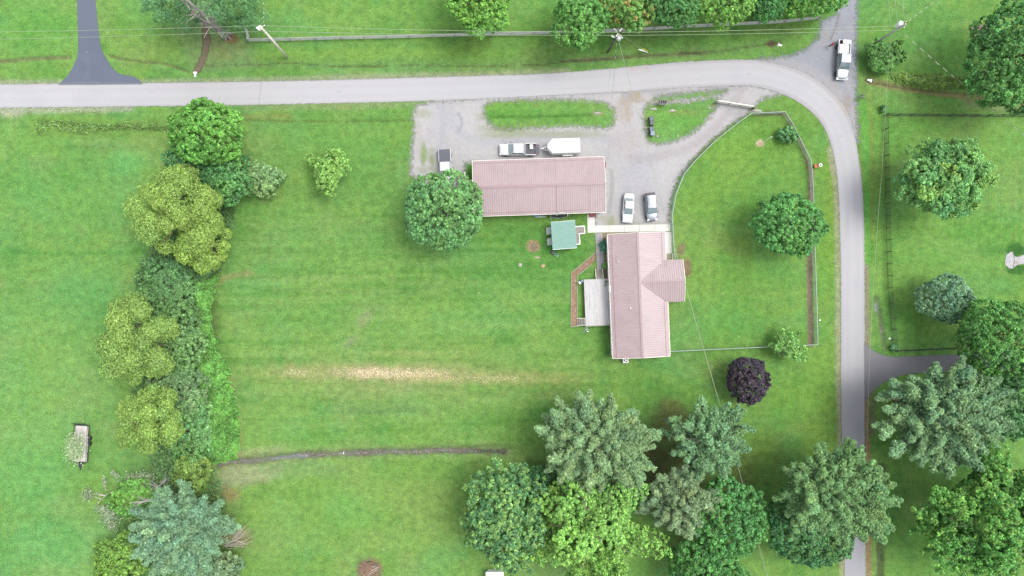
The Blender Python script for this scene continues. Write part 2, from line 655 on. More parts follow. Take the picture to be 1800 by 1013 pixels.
for e in [(600, 900, 210, 80, (146, 190, 94), .4), (700, 570, 220, 50, (140, 188, 98), .3), (80, 660, 130, 150, (142, 196, 106), .38), (120, 370, 130, 60, (134, 192, 98), .3), (560, 430, 150, 60, (136, 186, 100), .3), (1280, 250, 80, 50, (146, 190, 78), .35), (480, 270, 70, 60, (148, 186, 102), .35), (1640, 470, 100, 60, (132, 190, 92), .35)]:
    g.ell(e[0], e[1], e[2], e[3], e[4], e[5], soft=1.0, rough=1.0)
g.ell(560, 650, 130, 16, (170, 182, 118), 0.4, soft=0.9, f=(.55, 0, 0), rough=.9)
g.ell(700, 652, 330, 56, (160, 184, 110), 0.38, soft=1.0, f=(.22, 0, 0), rough=1.0)
# straw and thin turf left by mowing in the middle of the field
g.ell(700, 660, 270, 26, (168, 184, 108), 0.45, soft=0.9, f=(.40, 0, 0), rough=.8)
g.ell(700, 657, 180, 17, (196, 188, 142), 0.6, soft=0.9, f=(1.0, 0, 0), rough=.7)
g.ell(665, 655, 80, 12, (216, 196, 158), 0.62, soft=0.8, f=(1.0, 0, 0), rough=.9)
g.ell(740, 661, 60, 10, (212, 194, 146), 0.55, soft=0.8, f=(1.0, 0, 0), rough=.9)
g.ell(524, 655, 52, 13, (188, 188, 126), 0.5, soft=0.9, f=(1.0, 0, 0), rough=.8)
g.ell(860, 665, 170, 13, (184, 184, 122), 0.5, soft=0.9, f=(1.0, 0, 0), rough=.8)
g.ell(700, 621, 95, 6, (180, 186, 116), 0.4, soft=0.9, f=(0.65, 0, 0), rough=.8)
g.ell(965, 667, 75, 15, (164, 178, 100), 0.4, soft=0.9, f=(0.9, 0, 0), rough=.8)
g.ell(690, 682, 110, 17, (166, 182, 118), 0.45, soft=0.9, f=(0.7, 0, 0), rough=.8)
for (x0, x1, y, k) in [(430, 640, 487, .5), (560, 790, 512, .5), (480, 600, 510, .42), (620, 720, 536, .35), (690, 840, 497, .4), (450, 560, 535, .42), (880, 1010, 690, .35), (470, 560, 690, .35), (600, 700, 700, .3)]:
    g.line([(x0, y), ((x0 + x1) / 2, y + 2), (x1, y)], 5, (152, 182, 108), .3, f=(k * .8, 0, 0), soft=0.9, rough=2.2)
g.ell(640, 560, 22, 12, (176, 178, 140), 0.5, rot=-45, soft=0.8)
g.ell(615, 602, 20, 7, (172, 172, 140), 0.5, rot=-45, soft=0.8)
# verge, ditches, bare soil
g.line([(-170, 145), (300, 144), (520, 139), (850, 131), (1000, 124)], 5, (186, 186, 160), 0.55, f=(0, .55, 0))
g.line([(560, 138), (750, 133), (930, 128)], 8, (172, 180, 140), 0.4, f=(0, .75, 0))
g.line([(430, 188), (620, 185), (735, 181)], 7, (170, 178, 136), 0.4, f=(0, .7, 0))
g.line([(-170, 193), (60, 194), (230, 191)], 6, (190, 190, 168), 0.6, f=(0, .75, 0))
g.ell(20, 200, 26, 9, (196, 194, 172), 0.5, f=(0, .8, 0))
g.line([(-170, 112), (0, 108), (60, 103), (122, 101)], 3.6, (142, 138, 104), 0.7, f=(0, .3, .5), dz=-0.3, rough=1.0)
g.line([(192, 99), (235, 107), (290, 113), (330, 126)], 2.6, (132, 130, 94), 0.6, f=(0, .2, .5), dz=-0.3, rough=1.2)
g.line([(360, 116), (440, 114), (520, 112), (600, 117), (720, 115), (860, 116), (960, 113), (1000, 107), (1080, 103), (1160, 96), (1250, 91), (1330, 80), (1372, 74)], 10, (126, 166, 96), 0.5, soft=0.8)
g.line([(360, 116), (440, 114), (520, 112), (600, 117), (720, 115), (860, 116), (960, 113), (1000, 107), (1080, 103), (1160, 96), (1250, 91), (1330, 80), (1372, 74)], 1.3, (116, 108, 84), 0.55, f=(0, .1, .5), dz=-0.35, rough=1.8)
g.line([(985, 109), (1040, 105), (1120, 99), (1240, 93)], 3.6, (124, 114, 92), 0.6, f=(0, .3, .4), rough=1.3)
g.ell(1356, 77, 9, 6, (112, 98, 80), 0.95, soft=0.3)
g.poly([(300, 30), (440, 60), (450, 112), (340, 125), (320, 90)], (150, 176, 122), 0.5, soft=14)
g.ell(395, 85, 45, 22, (156, 166, 108), 0.55, f=(.25, 0, 0))
g.ell(408, 68, 13, 9, (178, 132, 100), 0.7, f=(.4, .2, 0))
g.poly([(45, 205), (300, 208), (300, 240), (50, 243)], (132, 176, 84), 0.65, soft=6, f=(0, 0, .35))
g.line([(70, 215), (160, 222), (290, 228)], 4, (112, 142, 76), 0.5, f=(0, 0, .6), dz=-0.25)
g.line([(430, 212), (560, 214), (650, 213), (724, 212)], 1.8, (118, 138, 78), 0.55, f=(0, 0, .45), dz=-0.2, rough=1.4)
g.ell(470, 205, 60, 8, (156, 166, 96), 0.5)
g.line([(862, 206), (960, 205), (1040, 202)], 2.6, (88, 138, 62), 0.7, dz=-0.15)
g.ell(1050, 199, 14, 5, (176, 172, 140), 0.7, f=(.3, .4, 0))
g.ell(1260, 187, 14, 8, (168, 164, 136), 0.6, f=(0, .6, 0))
g.ell(1200, 198, 40, 6, (152, 168, 96), 0.5)
g.line([(1527, 142), (1570, 152), (1600, 157), (1660, 165), (1720, 172), (1800, 182)], 5.5, (174, 164, 116), 0.85, f=(.2, 0, 0), dz=-0.3)
g.line([(1530, 144), (1600, 156), (1700, 165)], 2.2, (108, 114, 76), 0.6)
g.poly([(1560, 130), (1600, 128), (1720, 140), (1700, 160), (1610, 150)], (132, 166, 74), 0.7, soft=6, f=(.15, 0, .4))
g.line([(1700, 180), (1760, 190), (1830, 195)], 8, (150, 150, 118), 0.5, f=(0, .2, .3))
g.line([(1528, 165), (1532, 260), (1534, 420)], 3, (152, 176, 86), 0.6)
g.line([(1518, 180), (1524, 300), (1526, 600)], 5, (116, 194, 84), 0.6)
g.line([(1540, 525), (1547, 560), (1552, 590), (1556, 612)], 5, (130, 152, 104), 0.75, f=(0, .3, .3), dz=-0.3)
g.ell(1541, 541, 4, 10, (166, 172, 178), 0.8, soft=0.3)
g.ell(1551, 580, 3.5, 13, (150, 150, 140), 0.6, soft=0.3)
# gravelly verges of the lane
g.line([(1457, 262), (1469, 330), (1472, 420), (1473, 520), (1473, 620), (1475, 760), (1479, 900), (1482, 1130)], 4.6, (190, 186, 154), 0.7, f=(0, .5, .2), rough=0.9)
g.line([(1523, 470), (1524, 560), (1524, 610)], 5, (172, 156, 138), 0.85, rough=0.4, f=(0, .4, 0))
g.line([(1522, 700), (1524, 780), (1526, 900), (1527, 1130)], 5.5, (184, 150, 118), 0.85, rough=0.4, f=(.2, .3, 0))
g.line([(1531, 690), (1534, 720), (1533, 760)], 6, (140, 140, 112), 0.7)
g.line([(1549, 820), (1553, 850), (1548, 930), (1546, 1130)], 7, (106, 112, 84), 0.75, f=(0, .15, .5), dz=-0.4)
g.line([(1415, 168), (1445, 200), (1462, 250), (1470, 300)], 6, (176, 178, 150), 0.6, f=(0, .6, 0))
# wet gully across the lower field
g.line([(375, 815), (420, 812), (480, 806), (560, 799), (640, 796), (760, 793), (830, 792), (892, 795)], 10, (158, 174, 122), 0.55, dz=-0.45)
g.ell(430, 835, 70, 24, (182, 188, 146), 0.75, rot=-8, f=(.3, .2, 0))
g.ell(455, 795, 60, 10, (176, 188, 134), 0.6, rot=-8)
g.ell(400, 870, 26, 16, (180, 148, 114), 0.6)
g.ell(520, 825, 90, 16, (150, 182, 122), 0.4)
# soil beds by the fence and the house, fire rings, stones
g.line([(1426, 300), (1424, 420), (1423, 500), (1425, 606)], 5, (158, 140, 122), 0.95, soft=0.35, rough=0.3, f=(0, .2, 0))
g.line([(1330, 201), (1378, 201), (1392, 225), (1412, 262), (1422, 300)], 4.2, (136, 126, 100), 0.75, rough=0.5)
g.ell(938, 433, 13, 12, (186, 160, 126), 0.95, soft=0.35, rough=0.4, f=(.3, 0, 0))
g.ell(938, 434, 7.5, 6.5, (152, 140, 124), 0.8, soft=0.4)
g.ell(1335, 252, 8, 7, (222, 200, 172), 0.95, soft=0.3)
g.ell(1197, 440, 8, 15, (162, 138, 114), 0.8, f=(0, .2, .2), rot=15)
g.ell(1208, 470, 9, 20, (158, 128, 108), 0.9, f=(0, .2, .3))
g.poly([(1059, 410), (1070, 410), (1075, 500), (1062, 500)], (166, 148, 128), 0.9, soft=2, rough=4, f=(0, .3, .2))
g.poly([(1055, 402), (1170, 398), (1170, 418), (1060, 420)], (178, 166, 138), 0.8, soft=3, rough=5, f=(0, .2, .3))
g.poly([(820, 288), (836, 288), (836, 322), (816, 318)], (96, 166, 62), 0.95, soft=2, rough=3)
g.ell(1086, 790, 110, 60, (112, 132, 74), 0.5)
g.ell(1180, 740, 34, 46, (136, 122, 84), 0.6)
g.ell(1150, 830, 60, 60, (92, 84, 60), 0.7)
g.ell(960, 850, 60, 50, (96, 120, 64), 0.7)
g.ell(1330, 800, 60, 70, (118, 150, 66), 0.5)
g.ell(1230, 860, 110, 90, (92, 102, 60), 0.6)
g.ell(1740, 440, 26, 16, (96, 160, 76), .5)
g.ell(1785, 440, 20, 13, (62, 118, 50), 0.85, soft=0.3)  # shade on both sides of the white stones, painted into the grass
g.ell(1790, 474, 22, 9, (62, 118, 50), 0.85, soft=0.3)
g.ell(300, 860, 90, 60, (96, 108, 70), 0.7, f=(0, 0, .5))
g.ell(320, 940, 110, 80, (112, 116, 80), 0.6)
g.ell(420, 945, 26, 20, (168, 150, 118), 0.7)
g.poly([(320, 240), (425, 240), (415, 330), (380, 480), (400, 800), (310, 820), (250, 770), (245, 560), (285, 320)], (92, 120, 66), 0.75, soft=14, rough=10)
g.line([(440, 480), (385, 495), (362, 545), (372, 600), (395, 650), (412, 700), (420, 780), (414, 810)], 5, (170, 166, 112), 0.6, f=(.5, 0, 0))
g.line([(0, 443), (120, 446), (250, 442)], 4, (96, 164, 76), 0.5)
rng0 = np.random.default_rng(4)
for _ in range(46):                                      # dandelion heads, feeding stones, bleached clippings
    x, y = rng0.uniform(-100, 1450), rng0.uniform(220, 1000)
    g.ell(x, y, 1.6, 1.4, (214, 214, 170), 0.6, soft=0.4, rough=0)
g.c *= 1.03
m_ground = sheet_material('grass_ground', grain=0.42, bump=0.8, fine=4.2, mott=0.5, hue=0.55)
x0, x1, y0, y1 = [float(v_) for v_ in ((gx.min() - 900) * K, (gx.max() - 900) * K, (506.5 - gy.max()) * K, (506.5 - gy.min()) * K)]
B = 1400.0
ev = [(-B, -B, 0), (B, -B, 0), (B, B, 0), (-B, B, 0), (x0, y0, 0), (x1, y0, 0), (x1, y1, 0), (x0, y1, 0)]
eq = [(0, 1, 5, 4), (1, 2, 6, 5), (2, 3, 7, 6), (3, 0, 4, 7)]
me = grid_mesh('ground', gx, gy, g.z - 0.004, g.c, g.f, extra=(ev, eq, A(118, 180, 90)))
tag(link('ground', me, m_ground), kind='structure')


def sheet(name, poly, z, base, mat_, step=2.0, margin=6.0, holes=(), paint=None, kind='structure', label=None, cat=None):
    xs, ys = [p[0] for p in poly], [p[1] for p in poly]
    sx, sy = np.meshgrid(np.arange(min(xs) - margin, max(xs) + margin + step, step), np.arange(min(ys) - margin, max(ys) + margin + step, step))
    d = sdf_poly(sx, sy, poly)
    for h in holes:
        d = np.maximum(d, -sdf_poly(sx, sy, h))
    P = Paint(sx, sy, base)
    if paint:
        paint(P)
    me = grid_mesh(name, sx, sy, np.full(sx.shape, z), P.c, P.f, d * K, keep=d < margin)
    return tag(link(name, me, mat_), label, cat, kind=kind)


m_gravel = sheet_material('grey_gravel', grain=0.2, fade=(1.1, 0.45, 1.7), bump=0.8, fine=9.0)
m_tarmac = sheet_material('worn_tarmac', grain=0.07, fade=(0.22, 0.07, 2.0), bump=0.25, fine=9.0, rough=0.85)
m_drive = sheet_material('sealed_tarmac', grain=0.05, fade=(0.08, 0.04, 2.5), bump=0.25, fine=9.0, rough=0.8)
m_soil = sheet_material('trodden_soil', grain=0.16, fade=(0.35, 0.14, 1.8), bump=0.6)

road_top = [(-170, 148), (0, 148), (110, 147), (330, 145), (520, 142), (680, 138), (850, 133), (950, 130), (1080, 120), (1200, 109), (1300, 105), (1345, 108), (1400, 122), (1440, 143), (1475, 175), (1492, 202), (1503, 238), (1510, 282), (1516, 330), (1519, 400), (1520, 506), (1520, 600), (1520, 760), (1521, 900), (1522, 1130)]
road_bot = [(-170, 190), (0, 190), (200, 188), (430, 185), (620, 181), (740, 178), (850, 174), (950, 169), (1080, 163), (1180, 156), (1290, 151), (1330, 153), (1370, 164), (1410, 184), (1438, 210), (1456, 242), (1467, 282), (1473, 330), (1476, 400), (1478, 506), (1478, 700), (1481, 800), (1484, 900), (1485, 1130)]
road_poly = smooth_line(road_top, 5) + list(reversed(smooth_line(road_bot, 5)))


def paint_road(P):
    n = fbm(P.X * 0.02, P.Y * 0.02, 40)
    P.mix(sstep(.45, .7, n) * 0.4, (217, 216, 220))
    cl = [((a[0] + b[0]) / 2, (a[1] + b[1]) / 2) for a, b in zip(road_top, road_bot)]
    cl = smooth_line(cl, 5)
    d, t = dist_line(P.X, P.Y, cl)
    lanes = np.exp(-((d - 9) / 3.2) ** 2)
    P.mix(lanes * 0.35 * (0.6 + 0.8 * fbm(P.X * 0.01, P.Y * 0.01, 3)), (217, 216, 219))      # worn wheel tracks
    P.mix(np.exp(-(d / 2.5) ** 2) * 0.3, (232, 230, 234))
    P.mix(sstep(16, 21, d) * 0.5, (196, 192, 190))
    P.mix(sstep(480, 900, P.Y) * 0.7, (193, 194, 199))                                     # vignette-like dimming of the lane's lower end, painted into its colour
    st_ = fbm(P.X * 0.30, P.Y * 0.02, 12, 2)
    P.mix(sstep(.5, .8, st_) * 0.25 * sstep(260, 400, P.Y), (204, 206, 214))
    for pts, wd, c, k in [([(1090, 128), (1100, 148), (1098, 160)], 2.0, (232, 228, 226), .6), ([(1098, 160), (1120, 140), (1150, 128)], 2.0, (232, 228, 226), .6),
                          ([(1115, 158), (1160, 146), (1230, 134)], 2.0, (230, 227, 228), .55), ([(1108, 122), (1140, 121)], 3, (222, 212, 200), .6),
                          ([(1070, 150), (1073, 125)], .9, (196, 194, 196), .4), ([(1080, 163), (1081, 128)], .8, (196, 194, 196), .4),
                          ([(460, 143), (455, 184)], .9, (186, 184, 188), .6), ([(105, 148), (250, 147)], 2.0, (150, 150, 158), .55),
                          ([(1476, 178), (1488, 200)], 4, (214, 200, 184), .5), ([(1380, 167), (1440, 212), (1460, 262)], 2.2, (172, 168, 168), .6)]:
        P.line(pts, wd, c, k)
    rr = np.random.default_rng(2)
    for _ in range(12):
        x, y = rr.uniform(0, 1480), 0
        i = min(int(len(cl) * rr.random()), len(cl) - 2)
        P.ell(cl[i][0] + rr.uniform(-15, 15), cl[i][1] + rr.uniform(-12, 12), rr.uniform(2, 8), rr.uniform(.7, 2), (190, 188, 192), .35, soft=.6)


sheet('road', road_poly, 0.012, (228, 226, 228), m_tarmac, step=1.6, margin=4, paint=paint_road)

isl1 = smooth_line([(850, 190), (860, 180), (900, 176), (980, 175), (1050, 178), (1075, 188), (1081, 205), (1076, 222), (1050, 225), (1000, 222), (940, 226), (880, 227), (858, 215)], 4, closed=True)
isl2 = smooth_line([(1131, 200), (1136, 186), (1160, 181), (1200, 181), (1257, 171), (1262, 185), (1248, 205), (1225, 228), (1198, 244), (1165, 253), (1145, 252), (1136, 240), (1133, 220)], 4, closed=True)
isl3 = smooth_line([(1150, 171), (1200, 165), (1260, 159), (1278, 160), (1262, 167), (1215, 174), (1160, 176)], 4, closed=True)
isl4 = smooth_line([(1338, 176), (1360, 170), (1400, 182), (1440, 214), (1420, 230), (1390, 196), (1330, 196), (1326, 188)], 4, closed=True)
grav = [(726, 200), (734, 186), (760, 178), (850, 171), (1000, 163), (1080, 159), (1180, 152), (1290, 148), (1335, 150), (1375, 164), (1350, 172), (1332, 182), (1318, 198), (1285, 220), (1250, 249), (1216, 283), (1192, 312), (1180, 346), (1177, 370), (1178, 404), (1046, 404), (1043, 378), (1040, 340), (836, 322), (832, 296), (818, 318), (790, 335), (745, 325), (722, 306), (724, 260), (728, 230)]


def paint_gravel(P):
    n = fbm(P.X * 0.03, P.Y * 0.03, 70)
    P.mix(sstep(.42, .7, n) * .5, (208, 206, 208))
    P.mix(sstep(.5, .75, fbm(P.X * 0.05, P.Y * 0.05, 71)) * .4, (224, 221, 222))
    P.f[..., 1] = np.maximum(P.f[..., 1], .3)
    P.f[..., 2] = np.maximum(P.f[..., 2], .22 * sstep(.45, .7, fbm(P.X * .05, P.Y * .05, 75)))
    P.line([(790, 190), (800, 225), (850, 250), (1000, 238), (1090, 250)], 8, (204, 204, 212), .5)
    P.line([(775, 186), (780, 230), (770, 262)], 6, (202, 202, 210), .5)
    P.line([(806, 200), (812, 215), (806, 232)], 3, (184, 186, 196), .6)
    P.ell(1120, 300, 40, 60, (206, 206, 214), .5, soft=.8)
    P.ell(1130, 245, 40, 22, (222, 217, 212), .6, soft=.8)
    P.ell(1124, 285, 5, 4, (180, 178, 178), .6)
    P.ell(1097, 196, 16, 26, (206, 192, 174), .9, soft=.7)
    P.ell(1112, 172, 22, 10, (200, 184, 164), .85, soft=.7)
    P.ell(1100, 255, 26, 30, (214, 206, 200), .6, soft=.8)
    P.ell(1150, 178, 50, 4, (196, 186, 166), .7, soft=.8)
    P.line([(1300, 165), (1270, 210), (1220, 255), (1160, 275), (1110, 280)], 7, (204, 196, 196), .6)
    P.line([(1310, 185), (1280, 225), (1235, 268), (1200, 300)], 5, (196, 192, 196), .5)
    P.line([(1318, 200), (1285, 224), (1250, 252), (1215, 288)], 5, (172, 182, 140), .55, f=(0, .5, .5))
    P.line([(1093, 190), (1096, 230), (1100, 290)], 6, (220, 214, 216), .5)
    P.line([(1080, 163), (1000, 170), (860, 176), (745, 184)], 5, (206, 202, 204), .4)
    P.line([(1100, 158), (1180, 163), (1260, 156), (1310, 156)], 6, (188, 184, 186), .5)
    P.poly([(1090, 159), (1122, 157), (1126, 174), (1112, 177), (1095, 174)], (198, 194, 196), .7, soft=1.5, rough=1)
    P.poly([(1110, 159), (1125, 158), (1125, 174), (1112, 176)], (204, 188, 164), .8, soft=1.5, rough=1)
    for x, y, r in [(935, 236, 80), (1020, 236, 50), (870, 238, 30), (745, 300, 16), (755, 275, 12), (742, 200, 20), (900, 232, 40), (1068, 385, 18), (1070, 395, 10), (1105, 396, 40), (1160, 396, 14), (1060, 340, 6), (850, 205, 16), (862, 225, 26)]:
        P.ell(x, y, r, min(r, 8), (176, 186, 140), .5, soft=.9, f=(0, 0, .55))
    P.ell(760, 285, 8, 26, (150, 176, 96), .7, soft=.6, f=(0, 0, .6), rough=1.2)
    P.ell(744, 272, 6, 18, (150, 180, 92), .7, soft=.6, f=(0, 0, .6), rough=1.2)
    P.ell(1075, 390, 7, 10, (172, 178, 120), .5, f=(0, 0, .6), rough=1)
    P.ell(735, 240, 8, 40, (214, 208, 200), .6, f=(0, .6, 0))
    P.line([(1070, 372), (1076, 330), (1074, 300)], 4, (168, 166, 160), .4, f=(0, .1, .5))
    P.line([(1104, 395), (1098, 360), (1100, 335)], 9, (190, 190, 196), .4)


sheet('gravel_yard', grav, 0.006, (224, 221, 220), m_gravel, step=1.8, margin=7, holes=(isl1, isl2, isl3, isl4, [(817, 287), (840, 286), (840, 322), (818, 318)]), paint=paint_gravel)

junction = [(1515, -80), (1507, 0), (1505, 60), (1505, 180), (1508, 250), (1500, 238), (1480, 190), (1440, 152), (1380, 124), (1345, 112), (1330, 104), (1360, 102), (1395, 97), (1418, 86), (1438, 68), (1445, 38), (1470, 26), (1478, 10), (1482, -80)]


def paint_junction(P):
    P.mix(sstep(.4, .7, fbm(P.X * .04, P.Y * .04, 5)) * .4, (176, 180, 188))
    P.f[..., 1] = .25
    P.line([(1340, 104), (1400, 116), (1450, 140), (1490, 190), (1502, 235)], 9, (206, 202, 202), .7)
    P.line([(1488, 130), (1500, 180), (1506, 240)], 6, (204, 200, 200), .6)
    P.line([(1474, 28), (1468, 50), (1460, 70)], 1.6, (150, 136, 124), .6)
    P.line([(1445, 55), (1455, 66), (1440, 80)], 3, (198, 186, 176), .5)
    P.ell(1490, 180, 8, 14, (184, 170, 150), .5)


sheet('gravel_junction', junction, 0.008, (190, 193, 202), m_gravel, step=1.8, margin=7, paint=paint_junction)

drive1 = smooth_line([(133, -80), (135, 0), (137, 50), (137, 92), (131, 112), (120, 132), (103, 149)], 5) + [(250, 148)] + smooth_line([(246, 142), (232, 134), (213, 131), (199, 121), (188, 104), (178, 84), (172, 40), (168, 0), (165, -80)], 5)


def paint_drive(P):
    P.mix(sstep(.4, .7, fbm(P.X * .03, P.Y * .03, 15)) * .35, (120, 130, 146))
    P.line([(152, 105), (155, 122), (150, 140)], 2.4, (144, 152, 168), .4, rough=1.5)
    P.ell(160, 120, 20, 8, (124, 132, 150), .5)
    P.line([(103, 148), (150, 146), (245, 147)], 1.6, (158, 162, 172), .5)
    P.ell(153, 92, 2, 1.2, (190, 196, 204), .6)


sheet('driveway', drive1, 0.016, (131, 140, 158), m_drive, step=1.6, margin=4, paint=paint_drive)
drive2 = [(1519, 604)] + smooth_line([(1524, 608), (1540, 619), (1565, 627), (1610, 626), (1700, 622), (1840, 616)], 5) + smooth_line([(1840, 650), (1700, 652), (1640, 654), (1590, 659), (1555, 672), (1532, 690), (1520, 706)], 5)
sheet('driveway', drive2, 0.016, (161, 160, 165), m_drive, step=1.6, margin=4)

path = smooth_line([(352, 20), (354, 48), (356, 72), (352, 100), (338, 128)], 4) + list(reversed(smooth_line([(364, 20), (365, 48), (370, 72), (362, 105), (350, 128)], 4)))
sheet('dirt_path', path, 0.004, (150, 136, 112), m_soil, step=1.6, margin=5)

gully_c = smooth_line([(385, 817), (420, 812), (480, 806), (560, 799), (640, 796), (760, 793), (830, 792), (890, 795)], 6)


def paint_gully(P):
    P.mix(sstep(.4, .65, fbm(P.X * .08, P.Y * .08, 5)) * .6, (124, 112, 98))
    P.ell(505, 804, 36, 7, (164, 168, 178), .8, soft=.5)
    P.line([(845, 792), (890, 795)], 4, (92, 92, 62), .8)
    P.f[..., 1] = .4


gp = [(x, y - 3.1 - 1.2 * math.sin(x * .05)) for x, y in gully_c] + [(x, y + 2.9 + 1.1 * math.sin(x * .07 + 1)) for x, y in reversed(gully_c)]
m_gully = sheet_material('wet_stones', grain=0.25, fade=(0.6, 0.3, 1.3), bump=0.9, rough=0.6)
sheet('gully', gp, 0.004, (152, 146, 138), m_gully, step=1.4, margin=5, paint=paint_gully)
# ================================================================ VEGETATION
def leaf_material(name, trans=0.35, rough=0.55, noise=0.18):
    m, n, l, p = new_mat(name)
    col = attr(n, 'col').outputs['Color']
    nz = maprange(n, l, noisen(n, l, 2.2, 3), 0.3, 0.7, 1 - noise, 1 + noise)
    x = n.new('ShaderNodeVectorMath')
    x.operation = 'SCALE'
    l.new(col, x.inputs[0])
    l.new(nz, x.inputs['Scale'])
    l.new(x.outputs[0], p.inputs['Base Color'])
    p.inputs['Roughness'].default_value = rough
    p.inputs['Specular IOR Level'].default_value = 0.25
    t = n.new('ShaderNodeBsdfTranslucent')
    l.new(x.outputs[0], t.inputs['Color'])
    ms = n.new('ShaderNodeMixShader')
    ms.inputs[0].default_value = trans
    l.new(p.outputs[0], ms.inputs[1])
    l.new(t.outputs[0], ms.inputs[2])
    l.new(ms.outputs[0], n['Material Output'].inputs['Surface'])
    return m


m_leaf = leaf_material('broad_leaves', .30, .45)
m_needle = leaf_material('pine_needles', 0.2, 0.6, 0.15)
m_bark = mat('bark', (0.16, 0.13, 0.10), 0.9, var=0.25, scale=4, bump=0.8, stretch=(1, 1, 0.3))
m_bark_grey = mat('weathered_bark', (0.27, 0.24, 0.225), 0.9, var=0.25, scale=4, bump=0.8)
m_bleached = mat('bleached_wood', (0.42, 0.39, 0.34), 0.85, var=0.2, scale=5, bump=0.5)


def unit(v):
    return v / np.maximum(np.linalg.norm(v, axis=-1, keepdims=True), 1e-9)


def leaves_mesh(name, P, N, L, Wd, C, rng, T=None, fold=0.18):
    """one diamond-shaped folded leaf (or spray) per point"""
    n = len(P)
    N = unit(N)
    if T is None:
        T = rng.normal(size=(n, 3))
    T = unit(T - N * (T * N).sum(1, keepdims=True))
    Bt = np.cross(N, T)
    L, Wd = L[:, None], Wd[:, None]
    v = np.stack([P + T * L * .5, P + Bt * Wd * .5 + N * L * fold, P - T * L * .5, P - Bt * Wd * .5 + N * L * fold], 1).reshape(-1, 3)
    q = np.arange(4 * n).reshape(n, 4)
    return quads_mesh(name, v, q, np.repeat(C, 4, 0))


def sphere_dirs(rng, n, zmin=-1.0):
    z = rng.uniform(zmin, 1, n)
    a = rng.uniform(0, 2 * PI, n)
    r = np.sqrt(1 - z * z)
    return np.stack([r * np.cos(a), r * np.sin(a), z], 1)


def shade(rng, n, base, var=0.16, hue=0.10):
    """natural leaf to leaf colour differences (no light or shade in it)"""
    k = np.exp(rng.normal(0, var, n))[:, None]
    h = rng.normal(0, hue, n)[:, None]
    c = np.array(base)[None, :] * k
    return np.clip(c * (1 + h * np.array([[1.0, 0.15, -0.8]])), 0.003, 0.9)


def clump_crown(rng, abc, rc, leaf, base, dens=1.0, zmin=-0.35, bumps=16, bump=0.30, fill=0.35, leaf_n=30, var=0.22, hue=0.05, asp=0.6, tip=None, up=0.7, sharp=0.42):
    """crown of leaf clumps spread over an uneven dome; returns points, normals, sizes, colours"""
    a, b, c = abc
    nc = int(dens * 1.35 * 2 * PI * a * b * 1.3 / (PI * rc * rc))
    D = sphere_dirs(rng, nc, zmin)
    K_ = sphere_dirs(rng, bumps, zmin - .1)
    amp = rng.uniform(0.45, 1.0, bumps)
    ang = np.arccos(np.clip(D @ K_.T, -1, 1))
    f = 1 - bump + bump * (np.exp(-(ang / sharp) ** 2) * amp).max(1)
    which = np.argmax(np.exp(-(ang / sharp) ** 2) * amp, 1)
    u = np.where(rng.random(nc) < fill, rng.uniform(0.35, 0.9, nc), rng.uniform(0.9, 1.02, nc))
    Cn = D * (f * u)[:, None] * np.array([a, b, c])
    lobe_col = shade(rng, bumps, base, var * 0.45, hue * 0.9)
    ccol = lobe_col[which] * np.exp(rng.normal(0, var * .7, nc))[:, None]
    if tip is not None:                                      # some clumps carry flowers, seed keys or young shoots
        tcol, tfrac = tip
        sel = rng.random(nc) < tfrac
        ccol[sel] = np.array(tcol) * np.exp(rng.normal(0, .15, sel.sum()))[:, None]
    m = leaf_n
    out = unit(Cn / np.array([a, b, c]) + np.array([0, 0, .25]))
    d = unit(rng.normal(size=(nc, m, 3)) + out[:, None, :] * 0.9)
    rr = rc * rng.uniform(0.7, 1.3, (nc, 1, 1)) * rng.uniform(0.45, 1.0, (nc, m, 1))
    P = Cn[:, None, :] + d * rr
    N = d * 0.9 + out[:, None, :] * 0.3 + np.array([0, 0, up]) + rng.normal(0, .55, (nc, m, 3))
    P, N = P.reshape(-1, 3), N.reshape(-1, 3)
    n = len(P)
    C = np.repeat(ccol, m, 0) * np.exp(rng.normal(0, var * 1.45, n))[:, None]
    L = leaf * rng.uniform(0.7, 1.35, n)
    return P, N, L, L * asp, C


def lobe_crown(rng, abc, rc, leaf, base, n_lobe=26, lobe_r=0.30, dens=9.0, var=.14, hue=.03, asp=.5, zmin=-.1):
    """crown of smooth puffs, each a ball of fine leaves"""
    a, b, c = abc
    ga = 2.39996
    P, N, C = [], [], []
    rm = (a + b) / 2
    for i in range(n_lobe):
        z = 1 - (1 - zmin) * (i + .5) / n_lobe
        r = math.sqrt(max(0, 1 - z * z))
        az = i * ga + rng.normal(0, .35)
        R = lobe_r * rm * rng.uniform(.72, 1.25)
        ctr = np.array([a * r * math.cos(az), b * r * math.sin(az), c * z]) * (rng.uniform(.62, .82) if i % 5 else rng.uniform(.25, .5))
        n = int(dens * R * R * 2 * PI * 1.4)
        d = unit(rng.normal(size=(n, 3)) + unit(ctr + np.array([0, 0, .6])) * .55)
        wob = 1 + .16 * np.sin(d[:, 0] * 7 + i) * np.sin(d[:, 1] * 7 + 2 * i) + .10 * np.sin(d[:, 0] * 15 + 3 * i) * np.sin(d[:, 2] * 15 + d[:, 1] * 9)
        rr = R * wob * np.where(rng.random(n) < .75, rng.uniform(.92, 1.04, n), rng.uniform(.5, .95, n))
        P.append(ctr + d * rr[:, None] * np.array([1, 1, .85]))
        N.append(d + np.array([0, 0, .3]) + rng.normal(0, .65, (n, 3)))
        C.append(shade(rng, 1, base, var * .5, hue) * np.exp(rng.normal(0, var * 2.1, (n, 1))))
    P, N, C = [np.concatenate(x) for x in (P, N, C)]
    L = leaf * rng.uniform(.7, 1.35, len(P))
    return P, N, L, L * asp, C


